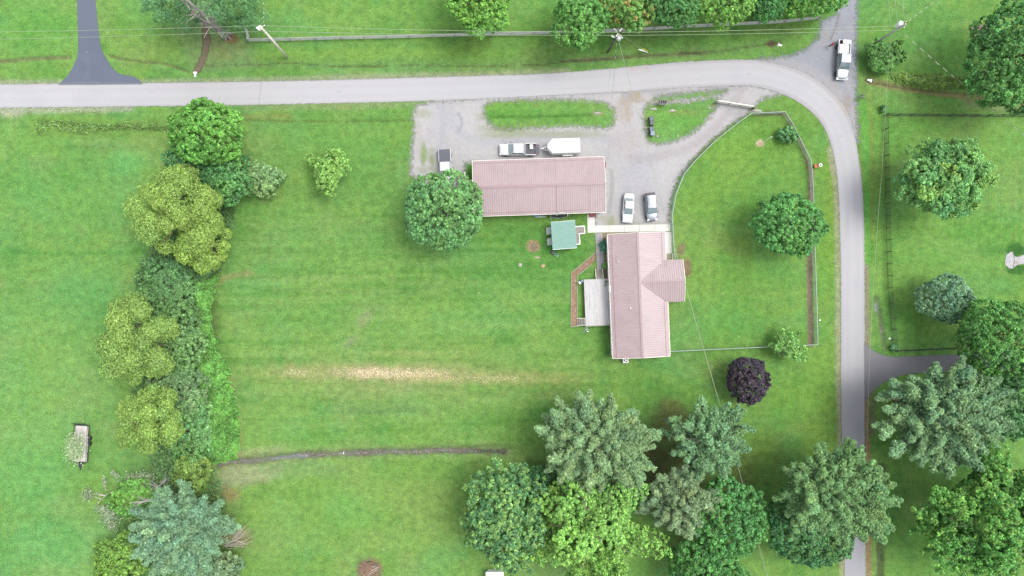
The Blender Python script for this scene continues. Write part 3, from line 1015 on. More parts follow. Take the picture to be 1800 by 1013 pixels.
def trunk_mesh(rng, base, top, r0, limbs, crown_c, abc, n=8):
    mb = MB()
    base, top = Vector(base), Vector(top)
    pts, rad = [], []
    for i in range(6):
        t = i / 5
        p = base.lerp(top, t) + Vector((rng.normal(0, .08), rng.normal(0, .08), 0)) * (1 if 0 < i else 0)
        pts.append(p)
        rad.append(r0 * (1.35 if i == 0 else 1.0 - .75 * t))
    mb.tube(pts, rad, n)
    for k in range(limbs):
        t = rng.uniform(.35, .95)
        s = base.lerp(top, t)
        d = sphere_dirs(rng, 1, -0.1)[0]
        e = Vector(crown_c) + Vector((d[0] * abc[0], d[1] * abc[1], d[2] * abc[2])) * 0.8
        mid = s.lerp(e, .5) + Vector((0, 0, .3))
        mb.tube([s, mid, e], [r0 * .45 * (1 - .4 * t), r0 * .25, r0 * .06], 5)
    return mb


TREE_N = [0]


def broadleaf(name, label, px, py, rx, ry, hc, col, group=None, cat='tree', rc=0.62, leaf=0.36, zsc=0.8, trunk_r=None, lobes=False, cval=1.12, **kw):
    """px, py, rx, ry: crown as the photograph shows it; hc: height of the crown's middle"""
    TREE_N[0] += 1
    rng = np.random.default_rng(100 + TREE_N[0])
    s = K * (H - hc) / H
    a, b = rx * s, ry * s
    c = min(zsc * (a + b) / 2, hc * 0.92)
    cx, cy = W(px, py, hc)
    t = thing(name, label, cat, (cx, cy, 0), 0, group)
    gr = 1.0 + (0.42 if kw.get('sharp', .42) > .3 else 0.60) * kw.get('bump', .3)
    fn = lobe_crown if lobes else clump_crown
    P, N, L, Wd, C = fn(rng, (a * gr, b * gr, c) if not lobes else (a * 1.07, b * 1.07, c), rc, leaf, np.array(col) * cval, **kw)
    P[:, 2] += hc
    P[:, 2] = np.maximum(P[:, 2], 0.08)
    o = link('crown', leaves_mesh('crown', P, N, L, Wd, C, rng), m_leaf, t)
    r0 = trunk_r or 0.045 * (a + b) / 2 + 0.06
    mb = trunk_mesh(rng, (0, 0, -0.1), (0, 0, hc + c * .4), r0, 10, (0, 0, hc), (a, b, c))
    mb.build('trunk', m_bark, t, smooth=True)
    return t


def pine(name, label, px, py, rx, ry, hc, col, ztop, group=None, n_pl=64, seed=0, wide=1.0):
    """soft crown of feathery plumes, each plume a cone of needle tufts pointing out and up"""
    TREE_N[0] += 1
    rng = np.random.default_rng(300 + TREE_N[0] + seed)
    s = K * (H - hc) / H
    a, b = rx * s, ry * s
    rm = (a + b) / 2
    cx, cy = W(px, py, hc)
    t = thing(name, label, 'tree', (cx, cy, 0), 0, group)
    mb = MB()
    r0 = 0.035 * rm + 0.1
    mb.tube([(0, 0, -.1), (.05, 0, ztop * .4), (0, .05, ztop * .75), (0, 0, ztop)], [r0 * 1.2, r0 * .8, r0 * .4, .04], 8)
    cz = min(ztop - hc, hc * .8)
    P, N, T, L, C = [], [], [], [], []
    lob = rng.uniform(.74, 1.16, 7)
    lph = rng.uniform(0, 2 * PI)
    for i in range(n_pl):
        z = 1 - 1.2 * ((i + .5) / n_pl)
        r = math.sqrt(max(0, 1 - z * z))
        az = i * 2.39996 + rng.normal(0, .55)
        d = np.array([r * math.cos(az), r * math.sin(az), z])
        out = rng.uniform(.28, .76) * np.interp(((az + lph) % (2 * PI)) / (2 * PI) * 7, np.arange(8), np.append(lob, lob[0]))
        p0 = np.array([d[0] * a, d[1] * b, d[2] * cz]) * out + np.array([0, 0, hc])
        ax = unit(np.array([d[0], d[1], .30 + .75 * max(z, 0)]) + rng.normal(0, .30, 3))
        ln = rm * rng.uniform(.20, .40) * (1.1 - .2 * max(z, 0))
        wd = ln * rng.uniform(.20, .36) * wide
        mb.tube([(0, 0, max(.8, p0[2] - ln * .4)), p0 * np.array([.6, .6, 1]), p0, p0 + ax * ln * .8], [.09, .06, .05, .012], 4, caps=False)
        n = int(100 * ln * ln * (.6 + wd / ln))
        q = rng.random(n) ** .8
        side = rng.normal(size=(n, 3))
        side = unit(side - ax * (side @ ax)[:, None])
        rad = wd * (1 - q ** 1.7) * np.sqrt(rng.random(n)) + np.abs(rng.normal(0, .13, n))
        # side twigs of the plume show as finer combs
        ph = np.floor(q * ln / .34) * 1.7 + i
        k = .72 + .28 * np.sin(ph + np.arctan2(side[:, 1], side[:, 0]) * 4)
        pos = p0 + ax * (q * ln)[:, None] + side * (rad * k)[:, None]
        dirs = unit(ax * .8 + side * .75 + np.array([0, 0, .35]) + rng.normal(0, .45, (n, 3)))
        pc = shade(rng, 1, np.array(col) * 1.3, .10, .05)[0]
        tc = pc * np.exp(rng.normal(0, .30, (n, 1)))
        for _ in range(2):
            dd = unit(dirs + rng.normal(0, .28, (n, 3)))
            P.append(pos + dd * .14)
            T.append(dd)
            N.append(rng.normal(0, .55, (n, 3)) + np.array([0, 0, .9]) + side * .3)
            L.append(rng.uniform(.28, .46, n))
            C.append(tc)
    nf = int(0.06 * sum(len(x) for x in P))                # loose twigs between the plumes
    dd = sphere_dirs(rng, nf, -.15)
    P.append(dd * np.array([a, b, cz]) * rng.uniform(.40, .68, (nf, 1)) + np.array([0, 0, hc]))
    td = unit(dd + np.array([0, 0, .4]) + rng.normal(0, .5, (nf, 3)))
    T.append(td)
    N.append(rng.normal(0, .55, (nf, 3)) + np.array([0, 0, .9]))
    L.append(rng.uniform(.28, .46, nf))
    C.append(np.array(col)[None] * 1.3 * np.exp(rng.normal(0, .32, (nf, 1))))
    P, N, T, L, C = [np.concatenate(x) for x in (P, N, T, L, C)]
    P[:, 2] = np.maximum(P[:, 2], .1)
    link('crown', leaves_mesh('crown', P, N, L, L * 0.27, C, rng, T=T, fold=.08), m_needle, t)
    mb.build('trunk', m_bark, t, smooth=True)
    return t


# leaf colours as albedo
G_MAPLE = (0.11, 0.25, 0.07)
G_DEEP = (0.060, 0.190, 0.050)
G_LIME = (0.145, 0.305, 0.06)
G_WILLOW = (0.235, 0.355, 0.085)
G_PINE = (0.115, 0.215, 0.105)
G_BLUE = (0.150, 0.240, 0.145)
G_SCRUB = (0.10, 0.215, 0.075)
G_PURPLE = (0.046, 0.036, 0.048)

MAP = dict(rc=0.38, leaf=0.27, bumps=22, bump=0.32, sharp=.36)
# --- beyond the lane, along the top
broadleaf('maple_tree', 'round bright green maple standing alone behind the grey board fence', 842, 2, 60, 60, 7, (.13, .29, .05), **MAP)
broadleaf('maple_tree', 'leafy green tree overhanging the board fence just left of the transformer pole', 1021, 33, 53, 58, 7, (.10, .25, .055), **MAP)
broadleaf('maple_tree', 'green tree with yellowish orange seed clusters over its top, behind the transformer pole', 1106, 8, 50, 50, 7, (.115, .25, .055), tip=((.27, .25, .07), .22), **MAP)
broadleaf('maple_tree', 'mid green tree between the orange-topped tree and the lime green one', 1184, 4, 54, 48, 7, (.075, .205, .055), **MAP)
broadleaf('maple_tree', 'lime green tree with a smooth round crown over the board fence', 1273, -2, 50, 50, 7, G_LIME, rc=.36, leaf=.27, bumps=24, bump=.2)
broadleaf('maple_tree', 'small dark green tree squeezed between the lime tree and the gravel turning', 1348, 0, 42, 38, 5.5, G_DEEP, **MAP)
broadleaf('maple_tree', 'wide green tree hanging over the gravel turning near the silver pickup', 1432, -16, 74, 48, 6, (.105, .26, .05), **MAP)
broadleaf('oak_tree', 'huge dark green tree filling the corner beside the weathered stone steps', 1786, 102, 92, 98, 9, (.075, .20, .05), rc=.48, leaf=.31, bumps=26, bump=.36)
# --- east lawn
broadleaf('maple_tree', 'big spreading maple alone on the lawn right of the wire fence', 1655, 313, 76, 72, 8, (.14, .295, .08), rc=.44, leaf=.29, bumps=38, bump=.46, sharp=.24, var=.22, hue=.16, dens=1.35)
broadleaf('small_tree', 'compact bluish green tree below the spreading maple', 1661, 526, 51, 41, 4.5, (.12, .235, .13), rc=.34, leaf=.25, bumps=18, bump=.25)
broadleaf('oak_tree', 'dense dark green tree with knobbly crown at the end of the side driveway', 1757, 594, 76, 72, 8.5, (.075, .205, .045), rc=.44, leaf=.29, bumps=30, bump=.25)
broadleaf('maple_tree', 'loose green tree behind the large pine, below the knobbly oak', 1788, 702, 62, 74, 6, (.085, .21, .07), **MAP)
broadleaf('maple_tree', 'very large ragged maple in the corner below the large pine', 1740, 905, 124, 118, 10, (.08, .225, .045), rc=.42, leaf=.31, bumps=46, bump=.58, sharp=.21, fill=.45, var=.24, tip=((.15, .31, .06), .3))
# --- round the yard
broadleaf('maple_tree', 'large dense round maple touching the end of the long pink-roofed building', 779, 371, 70, 68, 6.5, (.115, .255, .085), rc=.36, leaf=.27, bumps=26, bump=.18, var=.2)
broadleaf('young_tree', 'small open-crowned young tree alone in the mown field', 577, 303, 38, 38, 3.4, (.165, .31, .07), rc=.34, leaf=.27, bumps=16, bump=.6, dens=.85, fill=.3, sharp=.3)
broadleaf('maple_tree', 'round maple inside the fenced yard, its edge over the wire fence', 1384, 397, 63, 54, 5.5, (.085, .235, .06), rc=.36, leaf=.27, bumps=24, bump=.24)
broadleaf('plum_tree', 'small dark purple-leaved tree standing alone on the lawn', 1313, 668, 37, 40, 3.5, G_PURPLE, rc=.32, leaf=.25, bumps=18, bump=.2, hue=.05, dens=1.2)
broadleaf('young_tree', 'sparse pale green sapling leaning over the corner of the wire fence', 1384, 612, 33, 30, 2.6, (.15, .31, .08), rc=.34, leaf=.27, bumps=14, bump=.65, sharp=.28, dens=.6, fill=.3)
broadleaf('bush', 'low leafy bush in the bend of the yard fence', 1384, 238, 17, 14, 1.0, (.085, .215, .07), cat='bush', rc=.32, leaf=.3, bumps=10, bump=.25, trunk_r=.05)
broadleaf('bush', 'wild broad-leaved bush below the white transformer, beside the silver pickup', 1551, 106, 38, 33, 1.6, (.09, .21, .05), cat='bush', rc=.36, leaf=.30, bumps=14, bump=.55, sharp=.3, trunk_r=.08, asp=.5)
# --- the dark group in front
broadleaf('oak_tree', 'dark green tree under the pine that leans over the lane', 1424, 925, 76, 74, 6, (.06, .165, .055), rc=.40, leaf=.28, bumps=26, bump=.25)
broadleaf('maple_tree', 'dark glossy green tree right of the olive pine', 1281, 910, 64, 68, 7, (.07, .205, .055), rc=.38, leaf=.28, bumps=26, bump=.25)
broadleaf('maple_tree', 'dark green tree cut by the bottom edge, below the glossy green one', 1238, 1002, 78, 56, 6, (.075, .21, .05), rc=.42, leaf=.31, bumps=24, bump=.36, sharp=.34)
broadleaf('lime_tree', 'bright lime green tree with ragged branches in front of the biggest pine', 1045, 928, 104, 106, 8.5, (.165, .33, .07), rc=.36, leaf=.30, bumps=46, bump=.6, sharp=.21, fill=.42, var=.24)
broadleaf('ash_tree', 'dark green tree with pale leaf tufts left of the lime green tree', 890, 908, 72, 90, 8, (.085, .205, .075), rc=.36, leaf=.27, bumps=40, bump=.42, sharp=.24, tip=((.19, .35, .10), .42))
broadleaf('oak_tree', 'low dark green tree squeezed between the lime green tree and the pale-tufted one', 952, 862, 44, 42, 4, (.06, .16, .055), **MAP)
# --- the overgrown ditch on the left
broadleaf('maple_tree', 'bright green maple reaching over the lane at the head of the hedgerow', 363, 234, 66, 58, 7, (.11, .27, .05), rc=.36, leaf=.27, bumps=24, bump=.28)
broadleaf('hedge_tree', 'dark green shrubby tree tucked under the bright maple', 338, 290, 48, 42, 4, (.065, .175, .06), rc=.36, leaf=.27, bumps=16, bump=.35)
broadleaf('hedge_tree', 'green shrubby tree between the upper willow and the grey-leaved bush', 398, 312, 44, 46, 4, (.08, .205, .06), rc=.36, leaf=.27, bumps=16, bump=.35)
broadleaf('bush', 'pale grey-green bush sprawling onto the field beside the hedgerow', 455, 312, 40, 36, 2.2, (.155, .27, .10), cat='bush', rc=.32, leaf=.25, bumps=14, bump=.45, dens=.8)
WIL = dict(lobes=True, leaf=.21, n_lobe=32, lobe_r=.235, dens=84)
broadleaf('willow_tree', 'upper of the olive willows, with the largest puffy crown', 316, 374, 76, 82, 6.5, G_WILLOW, group=None, **WIL)
broadleaf('willow_tree', 'olive willow lobe leaning right, against the open field', 362, 424, 46, 58, 5, (.24, .36, .08), **WIL)
broadleaf('willow_tree', 'middle of the olive willows, bulging into the left lawn', 247, 600, 62, 88, 5.5, (.22, .345, .09), **WIL)
broadleaf('willow_tree', 'lowest of the olive willows, above the fallen limbs', 264, 738, 62, 60, 5, (.22, .35, .085), **WIL)
broadleaf('shrub', 'dark tangled shrub filling the ditch below the upper willow', 288, 505, 53, 55, 2.0, G_SCRUB, cat='shrub', rc=.4, leaf=.26, bumps=18, bump=.4, zsc=.6)
broadleaf('shrub', 'dark scrubby shrub right of the middle willow', 306, 600, 53, 74, 2.6, (.115, .23, .075), cat='shrub', rc=.4, leaf=.25, bumps=18, bump=.4, zsc=.6)
broadleaf('shrub', 'grey-green scrub between the middle and the lowest willow', 304, 690, 56, 60, 2.4, (.125, .215, .085), cat='shrub', rc=.4, leaf=.25, bumps=18, bump=.4, zsc=.6)
broadleaf('shrub', 'dark shrub beside the lowest willow, touching the bright creepers', 336, 755, 46, 60, 2.2, (.105, .235, .075), cat='shrub', rc=.4, leaf=.28, bumps=16, bump=.4, zsc=.6)
broadleaf('shrub', 'yellowish green shrub at the mouth of the wet gully', 338, 832, 36, 36, 2.4, (.15, .245, .055), cat='shrub', rc=.4, leaf=.26, bumps=14, bump=.45, zsc=.7)
broadleaf('shrub', 'bright green shrub under the fallen bare limbs', 238, 880, 46, 36, 1.0, (.12, .27, .055), cat='shrub', rc=.4, leaf=.3, bumps=16, bump=.45, zsc=.28)
broadleaf('shrub', 'olive shrub at the bottom edge left of the blue-green spruce', 212, 985, 46, 48, 2.8, (.13, .245, .045), cat='shrub', rc=.42, leaf=.28, bumps=16, bump=.4, zsc=.7)
broadleaf('shrub', 'grey-green shrub at the bottom edge right of the blue-green spruce', 388, 998, 38, 34, 2.4, (.135, .22, .11), cat='shrub', rc=.4, leaf=.28, bumps=14, bump=.45, zsc=.7)
# --- pines
pine('pine_tree', 'biggest feathery pine, just below the house lawn', 1046, 777, 130, 95, 8, (.145, .235, .105), 13, n_pl=215)
pine('pine_tree', 'slim blue-green pine right of the biggest pine', 1244, 771, 72, 77, 7, (.11, .21, .095), 12, n_pl=140)
pine('pine_tree', 'olive pine wedged between the biggest pine and the glossy green tree', 1193, 878, 62, 74, 7.5, (.14, .215, .105), 12, n_pl=140)
pine('pine_tree', 'tall pine whose branches reach across the lane', 1464, 868, 126, 94, 8.5, (.12, .225, .085), 14, n_pl=215)
pine('pine_tree', 'large pale pine below the side driveway', 1650, 734, 120, 104, 8.5, (.13, .23, .105), 14, n_pl=205)
pine('spruce_tree', 'blue-green spruce among the fallen limbs in the lower left', 326, 930, 98, 84, 6.5, (.125, .225, .125), 11, n_pl=190)


# --- bare-legged pine behind the far lawn: the trunk and dead limbs show
def bare_pine():
    TREE_N[0] += 1
    rng = np.random.default_rng(77)
    bx, by = W(399, 63)
    t = thing('pine_tree', 'tall ragged pine with bare grey trunk and dead lower limbs', 'tree', (bx, by, 0))
    top = 15.0
    tr = MB()
    tr.tube([(0, 0, -.1), (.05, .02, 1.2), (-.1, .15, 5), (-.25, .25, 10), (-.3, .3, top)], [.62, .42, .36, .26, .06], 10)
    for k in range(6):                                      # root flare
        a_ = k * 1.05 + .3
        tr.tube([(math.cos(a_) * .3, math.sin(a_) * .3, .5), (math.cos(a_) * 1.0, math.sin(a_) * 1.0, -.05)], [.2, .08], 6)
    # the second leader leaves low down and leans left
    tr.tube([(0, 0, .8), (-1.3, .3, 2.6), (-2.0, .8, 6), (-2.6, 1.6, 11), (-2.8, 2.0, 13.5)], [.25, .2, .17, .12, .04], 8)
    tr.build('trunk', m_bark_grey, t, smooth=True)
    dead = MB()
    for i in range(40):
        z0 = rng.uniform(1.2, 8.5)
        src = Vector((-.1, .1, z0)) if i % 3 else Vector((-1.9, .6, z0))
        a_ = rng.uniform(0, 2 * PI)
        ln = rng.uniform(1.0, 3.0)
        e = src + Vector((math.cos(a_) * ln, math.sin(a_) * ln, rng.uniform(.2, 1.0)))
        mid = src.lerp(e, .55) + Vector((rng.normal(0, .15), rng.normal(0, .15), .15))
        dead.tube([src, mid, e], [.085, .06, .025], 5)
        for j in range(2):
            f = mid + Vector((rng.normal(0, .6), rng.normal(0, .6), rng.uniform(0, .4)))
            dead.tube([mid, f], [.03, .012], 4)
    dead.build('dead_branch', m_bleached, t, smooth=True)
    P, N, T, L, C = [], [], [], [], []
    for i in range(620):
        a_ = rng.uniform(0, 2 * PI)
        z0 = rng.uniform(3.0, 13)
        R = 7.6 * rng.random() ** .6 * (1 - .5 * max(0, (z0 - 8) / 7))
        cx_, cy_ = -.4 + R * math.cos(a_) * 1.15, 1.6 + R * math.sin(a_) * .8
        if cy_ < -.9 or (abs(cx_ + .5) < 1.5 and cy_ < 2.4):
            continue
        bc = shade(rng, 1, (.095, .215, .085), .20, .06)[0]
        nt = 26
        dirs = unit(np.array([math.cos(a_) * .7, math.sin(a_) * .7, .6]) + rng.normal(0, .6, (nt, 3)))
        P.append(np.array([cx_, cy_, z0]) + rng.normal(0, .32, (nt, 3)) + dirs * .15)
        T.append(dirs)
        N.append(rng.normal(0, .6, (nt, 3)) + np.array([0, 0, .9]))
        L.append(rng.uniform(.34, .52, nt))
        C.append(bc * np.exp(rng.normal(0, .15, (nt, 1))))
    P, N, T, L, C = [np.concatenate(x) for x in (P, N, T, L, C)]
    link('crown', leaves_mesh('crown', P, N, L, L * .34, C, rng, T=T, fold=.08), m_needle, t)


bare_pine()


# --- bright creepers covering the field side of the ditch: one uncountable mass
def cover(name, label, cat, poly, n, h, col, leaf, var=.2, hue=.12, seed=1, bump_sc=.06):
    rng = np.random.default_rng(seed)
    xs, ys = [p[0] for p in poly], [p[1] for p in poly]
    px, py = rng.uniform(min(xs), max(xs), n * 3), rng.uniform(min(ys), max(ys), n * 3)
    d = sdf_poly(px, py, poly) + (fbm(px * .09, py * .09, seed) - .5) * 16
    k = d < 0
    px, py, d = px[k][:n], py[k][:n], d[k][:n]
    hh = h * sstep(0, 14, -d) * (0.35 + 1.1 * fbm(px * bump_sc, py * bump_sc, seed + 3, 3)) + .05
    P = np.stack([(px - 900) * K, (506.5 - py) * K, hh + rng.uniform(-.12, .05, len(px))], 1)
    P[:, :2] *= ((H - P[:, 2:3]) / H)
    N = rng.normal(0, .5, (len(px), 3)) + np.array([0, 0, 1.0])
    pc = np.exp((fbm(px * .12, py * .12, seed + 9, 3) - .5) * 1.1)[:, None]
    C = shade(rng, len(px), col, var, hue) * pc
    L = leaf * rng.uniform(.7, 1.3, len(px))
    return tag(link(name, leaves_mesh(name, P, N, L, L * .75, C, rng), m_leaf), label, cat, kind='stuff')


cover('creepers', 'bright green creepers covering the field edge of the overgrown ditch', 'creepers',
      [(362, 480), (388, 486), (370, 545), (376, 590), (402, 650), (418, 705), (424, 770), (416, 810), (376, 818), (350, 800), (346, 700), (340, 620), (334, 540), (340, 490)], 22000, 2.0, (.13, .31, .065), .27)
cover('undergrowth', 'dark low undergrowth growing along the bottom of the ditch', 'undergrowth',
      [(270, 330), (420, 330), (410, 400), (385, 480), (350, 520), (345, 700), (360, 810), (330, 850), (300, 860), (270, 830), (230, 700), (225, 560), (262, 470)], 19000, 1.6, (.105, .21, .075), .27, seed=5)
cover('undergrowth', 'weedy undergrowth round the fallen limbs and the blue-green spruce', 'undergrowth',
      [(215, 850), (300, 815), (385, 830), (400, 880), (380, 960), (420, 1020), (190, 1040), (200, 900)], 9000, .6, (.105, .215, .07), .26, seed=6)
cover('weeds', 'tall yellowish weeds along the ditch below the wild bush', 'weeds',
      [(1563, 128), (1600, 128), (1700, 138), (1720, 152), (1640, 160), (1590, 150), (1562, 142)], 2600, .6, (.16, .26, .06), .26, seed=7)
cover('weeds', 'rough weeds in the shallow ditch below the lane, left of the bright maple', 'weeds',
      [(58, 214), (100, 211), (180, 216), (250, 212), (300, 220), (296, 232), (220, 230), (150, 235), (90, 232), (66, 240)], 1500, .22, (.15, .26, .07), .24, seed=8)
# ================================================================ BUILDINGS
m_roof = mat('rose_metal_roof', A(221, 196, 196), 0.42, 0.0, var=0.075, scale=0.45, spec=0.5)
m_roof_trim = mat('rose_metal_trim', A(194, 162, 166), 0.45, 0.0, var=0.06, scale=1.5, spec=0.5)
m_green_roof = mat('green_metal_roof', A(164, 214, 196), 0.42, var=0.05, scale=0.8, spec=0.5)
m_siding = mat('white_siding', (.62, .62, .60), 0.6, var=0.06, scale=2)
m_white = mat('white_paint', (.74, .74, .72), 0.5, var=0.05, scale=3)
m_cream = mat('cream_paint', (.70, .67, .58), 0.6, var=0.14, scale=3)
m_glass = mat('window_glass', (.05, .06, .065), 0.08, var=0.1, spec=0.8)
m_deckwood = mat('weathered_deck_boards', (.36, .35, .345), 0.85, var=0.16, scale=1.6, col2=(.26, .25, .245), stretch=(3.0, 0.35, 1), bump=0.3)
m_greywood = mat('grey_weathered_wood', (.30, .30, .28), 0.9, var=0.25, scale=3, bump=0.4)
m_palewood = mat('pale_timber', A(204, 206, 172), 0.85, var=0.15, scale=3)
m_tanwood = mat('tan_plywood', (.26, .20, .12), 0.85, var=0.25, scale=3, bump=.3)
m_concrete = mat('concrete', (.42, .41, .385), 0.9, var=0.04, scale=1.2, col2=(.36, .35, .32), bump=0.2)
m_concrete_old = mat('old_concrete', A(216, 211, 213), 0.9, var=0.12, scale=1.4, bump=0.2)
m_black = mat('black_rubber', (.02, .02, .022), 0.7, var=0.2)
m_blackplastic = mat('black_plastic', (.04, .043, .05), 0.5, var=0.2)
m_greyplastic = mat('slate_blue_plastic', (.13, .17, .23), 0.5, var=0.12)
m_chrome = mat('bright_metal', (.55, .56, .57), 0.28, 0.9, var=0.05)
m_galv = mat('galvanised_metal', (.42, .44, .43), 0.45, 0.6, var=0.12)
m_wirec = mat('bare_aluminium_cable', A(206, 222, 184), 0.5, 0.1, var=0.08)
m_steps = mat('tread_wood', A(206, 196, 186), 0.85, var=0.2, scale=2)
m_brickred = mat('dark_red_paint', (.16, .045, .045), 0.6, var=0.15)


def ribbed(mb, e0, e1, r0, r1, period=0.34, rib=0.045, thick=0.07, mi=0):
    """ribbed metal sheet between an eave line e0-e1 and a ridge line r0-r1"""
    e0, e1, r0, r1 = [Vector(p) for p in (e0, e1, r0, r1)]
    nrm = (e1 - e0).cross(r0 - e0).normalized()
    if nrm.z < 0:
        nrm = -nrm
    n = max(2, round((e1 - e0).length / period))
    ts, hs_ = [], []
    for i in range(n):
        for q, h in ((0, 0), (.50, 0), (.60, rib), (.86, rib), (.96, 0)):
            ts.append((i + q) / n)
            hs_.append(h)
    ts.append(1.0)
    hs_.append(0)
    vs_, fs = [], []
    for t, h in zip(ts, hs_):
        vs_ += [e0.lerp(e1, t) + nrm * h, r0.lerp(r1, t) + nrm * h]
    for i in range(len(ts) - 1):
        fs.append((2 * i, 2 * i + 2, 2 * i + 3, 2 * i + 1))
    k = len(vs_)
    dn = nrm * -thick
    vs_ += [e0 + dn, e1 + dn, r1 + dn, r0 + dn]
    fs += [(k + 3, k + 2, k + 1, k), (0, k, k + 1, 2 * len(ts) - 2), (1, 2 * len(ts) - 1, k + 2, k + 3), (0, 1, k + 3, k), (2 * len(ts) - 2, k + 1, k + 2, 2 * len(ts) - 1)]
    mb.add(vs_, fs, mi)


def window(parent, c, w, h, axis, out):
    """window on a wall: frame with pane; axis 'x' or 'y' is the wall's direction, out its outward sign"""
    f = MB()
    t = .05
    c = Vector(c)
    ax = Vector((1, 0, 0)) if axis == 'x' else Vector((0, 1, 0))
    nr = Vector((0, out, 0)) if axis == 'x' else Vector((out, 0, 0))
    for s_ in (-1, 1):
        f.box(c + ax * s_ * (w / 2) + nr * t / 2, (.09 if axis == 'x' else t, t if axis == 'x' else .09, h + .1))
        f.box(c + Vector((0, 0, s_ * h / 2)) + nr * t / 2, ((w - .09 if axis == 'x' else t), (t if axis == 'x' else w - .09), .09))
    f.box(c + nr * .03, ((w - .09 if axis == 'x' else .04), (.04 if axis == 'x' else w - .09), .05))
    fo = f.build('window', m_white, parent)
    p = MB()
    p.box(c + nr * .012, (w - .1 if axis == 'x' else .02, .02 if axis == 'x' else w - .1, h - .1))
    p.build('pane', m_glass, fo)
    return fo


def door(parent, c, axis, out, mat_=None):
    d = MB()
    c = Vector(c)
    d.box(c + (Vector((0, out, 0)) if axis == 'x' else Vector((out, 0, 0))) * .03, ((.95, .06, 2.05) if axis == 'x' else (.06, .95, 2.05)))
    o = d.build('door', mat_ or m_white, parent, bevel=.01)
    k = MB()
    k.lathe([(.0, 0), (.035, 0), (.035, .06), (.0, .06)], 8, c + (Vector((.38, out * .06, 0)) if axis == 'x' else Vector((out * .06, .38, 0))))
    k.build('handle', m_chrome, o)


def local_frame(px, py, h, rz):
    x, y = W(px, py, h)

    def L(lx, ly, z=0.0):
        return Vector((x + lx * math.cos(rz) - ly * math.sin(rz), y + lx * math.sin(rz) + ly * math.cos(rz), z))
    return (x, y), L


# --- the house with the cross gable
HR = math.radians(2.4)
(hx, hy), HL = local_frame(1123.0, 519.2, 2.85, HR)
house = thing('house', 'single-storey white house with rose metal roof and a cross gable over the porch', 'house', (hx, hy, 0), HR)
EV, RD, HW, HLN = 2.85, 3.80, 4.42, 9.55
w = MB()
w.box((0, 0, .25), (8.62, 18.7, .5), mi=1)
w.box((0, 0, (.5 + EV) / 2), (8.66, 18.74, EV - .5))
for s_ in (-1, 1):
    w.add([(-4.33, s_ * 9.37, EV), (4.33, s_ * 9.37, EV), (0, s_ * 9.37, RD - .12), (-4.33, s_ * 9.25, EV), (4.33, s_ * 9.25, EV), (0, s_ * 9.25, RD - .12)],
          [(0, 1, 2), (5, 4, 3), (0, 3, 4, 1), (1, 4, 5, 2), (2, 5, 3, 0)])
w.box((5.55, 2.0, (.5 + EV) / 2), (2.43, 5.9, EV - .5))
w.box((5.55, 2.0, .25), (2.4, 5.86, .5), mi=1)
w.add([(6.7, -1.0, EV), (6.7, 5.0, EV), (6.7, 2.0, 3.6), (6.6, -1.0, EV), (6.6, 5.0, EV), (6.6, 2.0, 3.6)], [(0, 1, 2), (5, 4, 3), (0, 3, 4, 1), (1, 4, 5, 2), (2, 5, 3, 0)])
w.build('wall', [m_siding, m_concrete_old], house)
r = MB()
fe = .14                                             # share of the slope taken by the lower eave sheet
for s_ in (-1, 1):
    lo = lambda t, y, dz=0.0: (s_ * HW * (1 - t), y, EV + (RD - EV) * t + dz)
    ribbed(r, lo(fe, -HLN, .035), lo(fe, HLN, .035), lo(1, -HLN, .035), lo(1, HLN, .035))
    ribbed(r, lo(0, -HLN), lo(0, HLN), lo(fe + .03, -HLN), lo(fe + .03, HLN))
wy0, wy1, wc, wx = -1.24, 5.24, 2.0, 6.98
for y in (wy0, wy1):
    up = lambda t, x, dz=0.0: (x, y + (wc - y) * t, EV + .03 + (3.74 - EV) * t + dz)
    ribbed(r, up(.12, 0.12, .03), up(.12, wx, .03), up(1, 0.12, .03), up(1, wx, .03))
    ribbed(r, up(0, 3.6), up(0, wx), up(.15, 3.6), up(.15, wx))
ro = r.build('roof', m_roof, house)
c = MB()
c.bar((0, -HLN - .02, RD + .075), (0, HLN + .02, RD + .075), .34, .04)
c.bar((.35, wc, 3.82), (wx + .02, wc, 3.82), .26, .03)
for y, sgn in ((wy0, 1), (wy1, -1)):                 # valley flashings
    c.bar((4.2, y + sgn * .18, EV + .17), (.5, wc - sgn * .35, 3.78), .16, .03)
c.build('ridge_cap', m_roof_trim, ro, bevel=.01)
tr = MB()
for s_ in (-1, 1):
    x = s_ * HW * (1 - fe)
    tr.bar((x + s_ * .03, -HLN, EV + (RD - EV) * fe + .07), (x + s_ * .03, HLN, EV + (RD - EV) * fe + .07), .09, .05)
tr.build('flashing', m_roof_trim, ro)
fa = MB()
for s_ in (-1, 1):
    for y in (-HLN - .03, HLN + .03):
        fa.bar((s_ * HW, y, EV - .03), (0, y, RD - .03), .05, .2)
    fa.bar((s_ * (HW + .04), -HLN, EV - .07), (s_ * (HW + .04), HLN, EV - .07), .06, .14) if s_ < 0 else None
fa.bar((HW + .04, -HLN, EV - .07), (HW + .04, wy0, EV - .07), .06, .14)
fa.bar((HW + .04, wy1 + .1, EV - .07), (HW + .04, HLN, EV - .07), .06, .14)
fa.bar((wx + .03, wy0, EV), (wx + .03, wc, 3.73), .05, .18)
fa.bar((wx + .03, wy1, EV), (wx + .03, wc, 3.73), .05, .18)
fa.build('fascia', m_cream, ro)
for (x, y) in ((-3.0, 5.3), (-1.5, -1.9)):
    v_ = MB()
    z = EV + (RD - EV) * (1 - abs(x) / HW)
    v_.lathe([(.09, z), (.09, z + .3), (.05, z + .3), (.05, z + .02)], 10, (x, y, 0))
    v_.build('vent_pipe', m_white, ro)
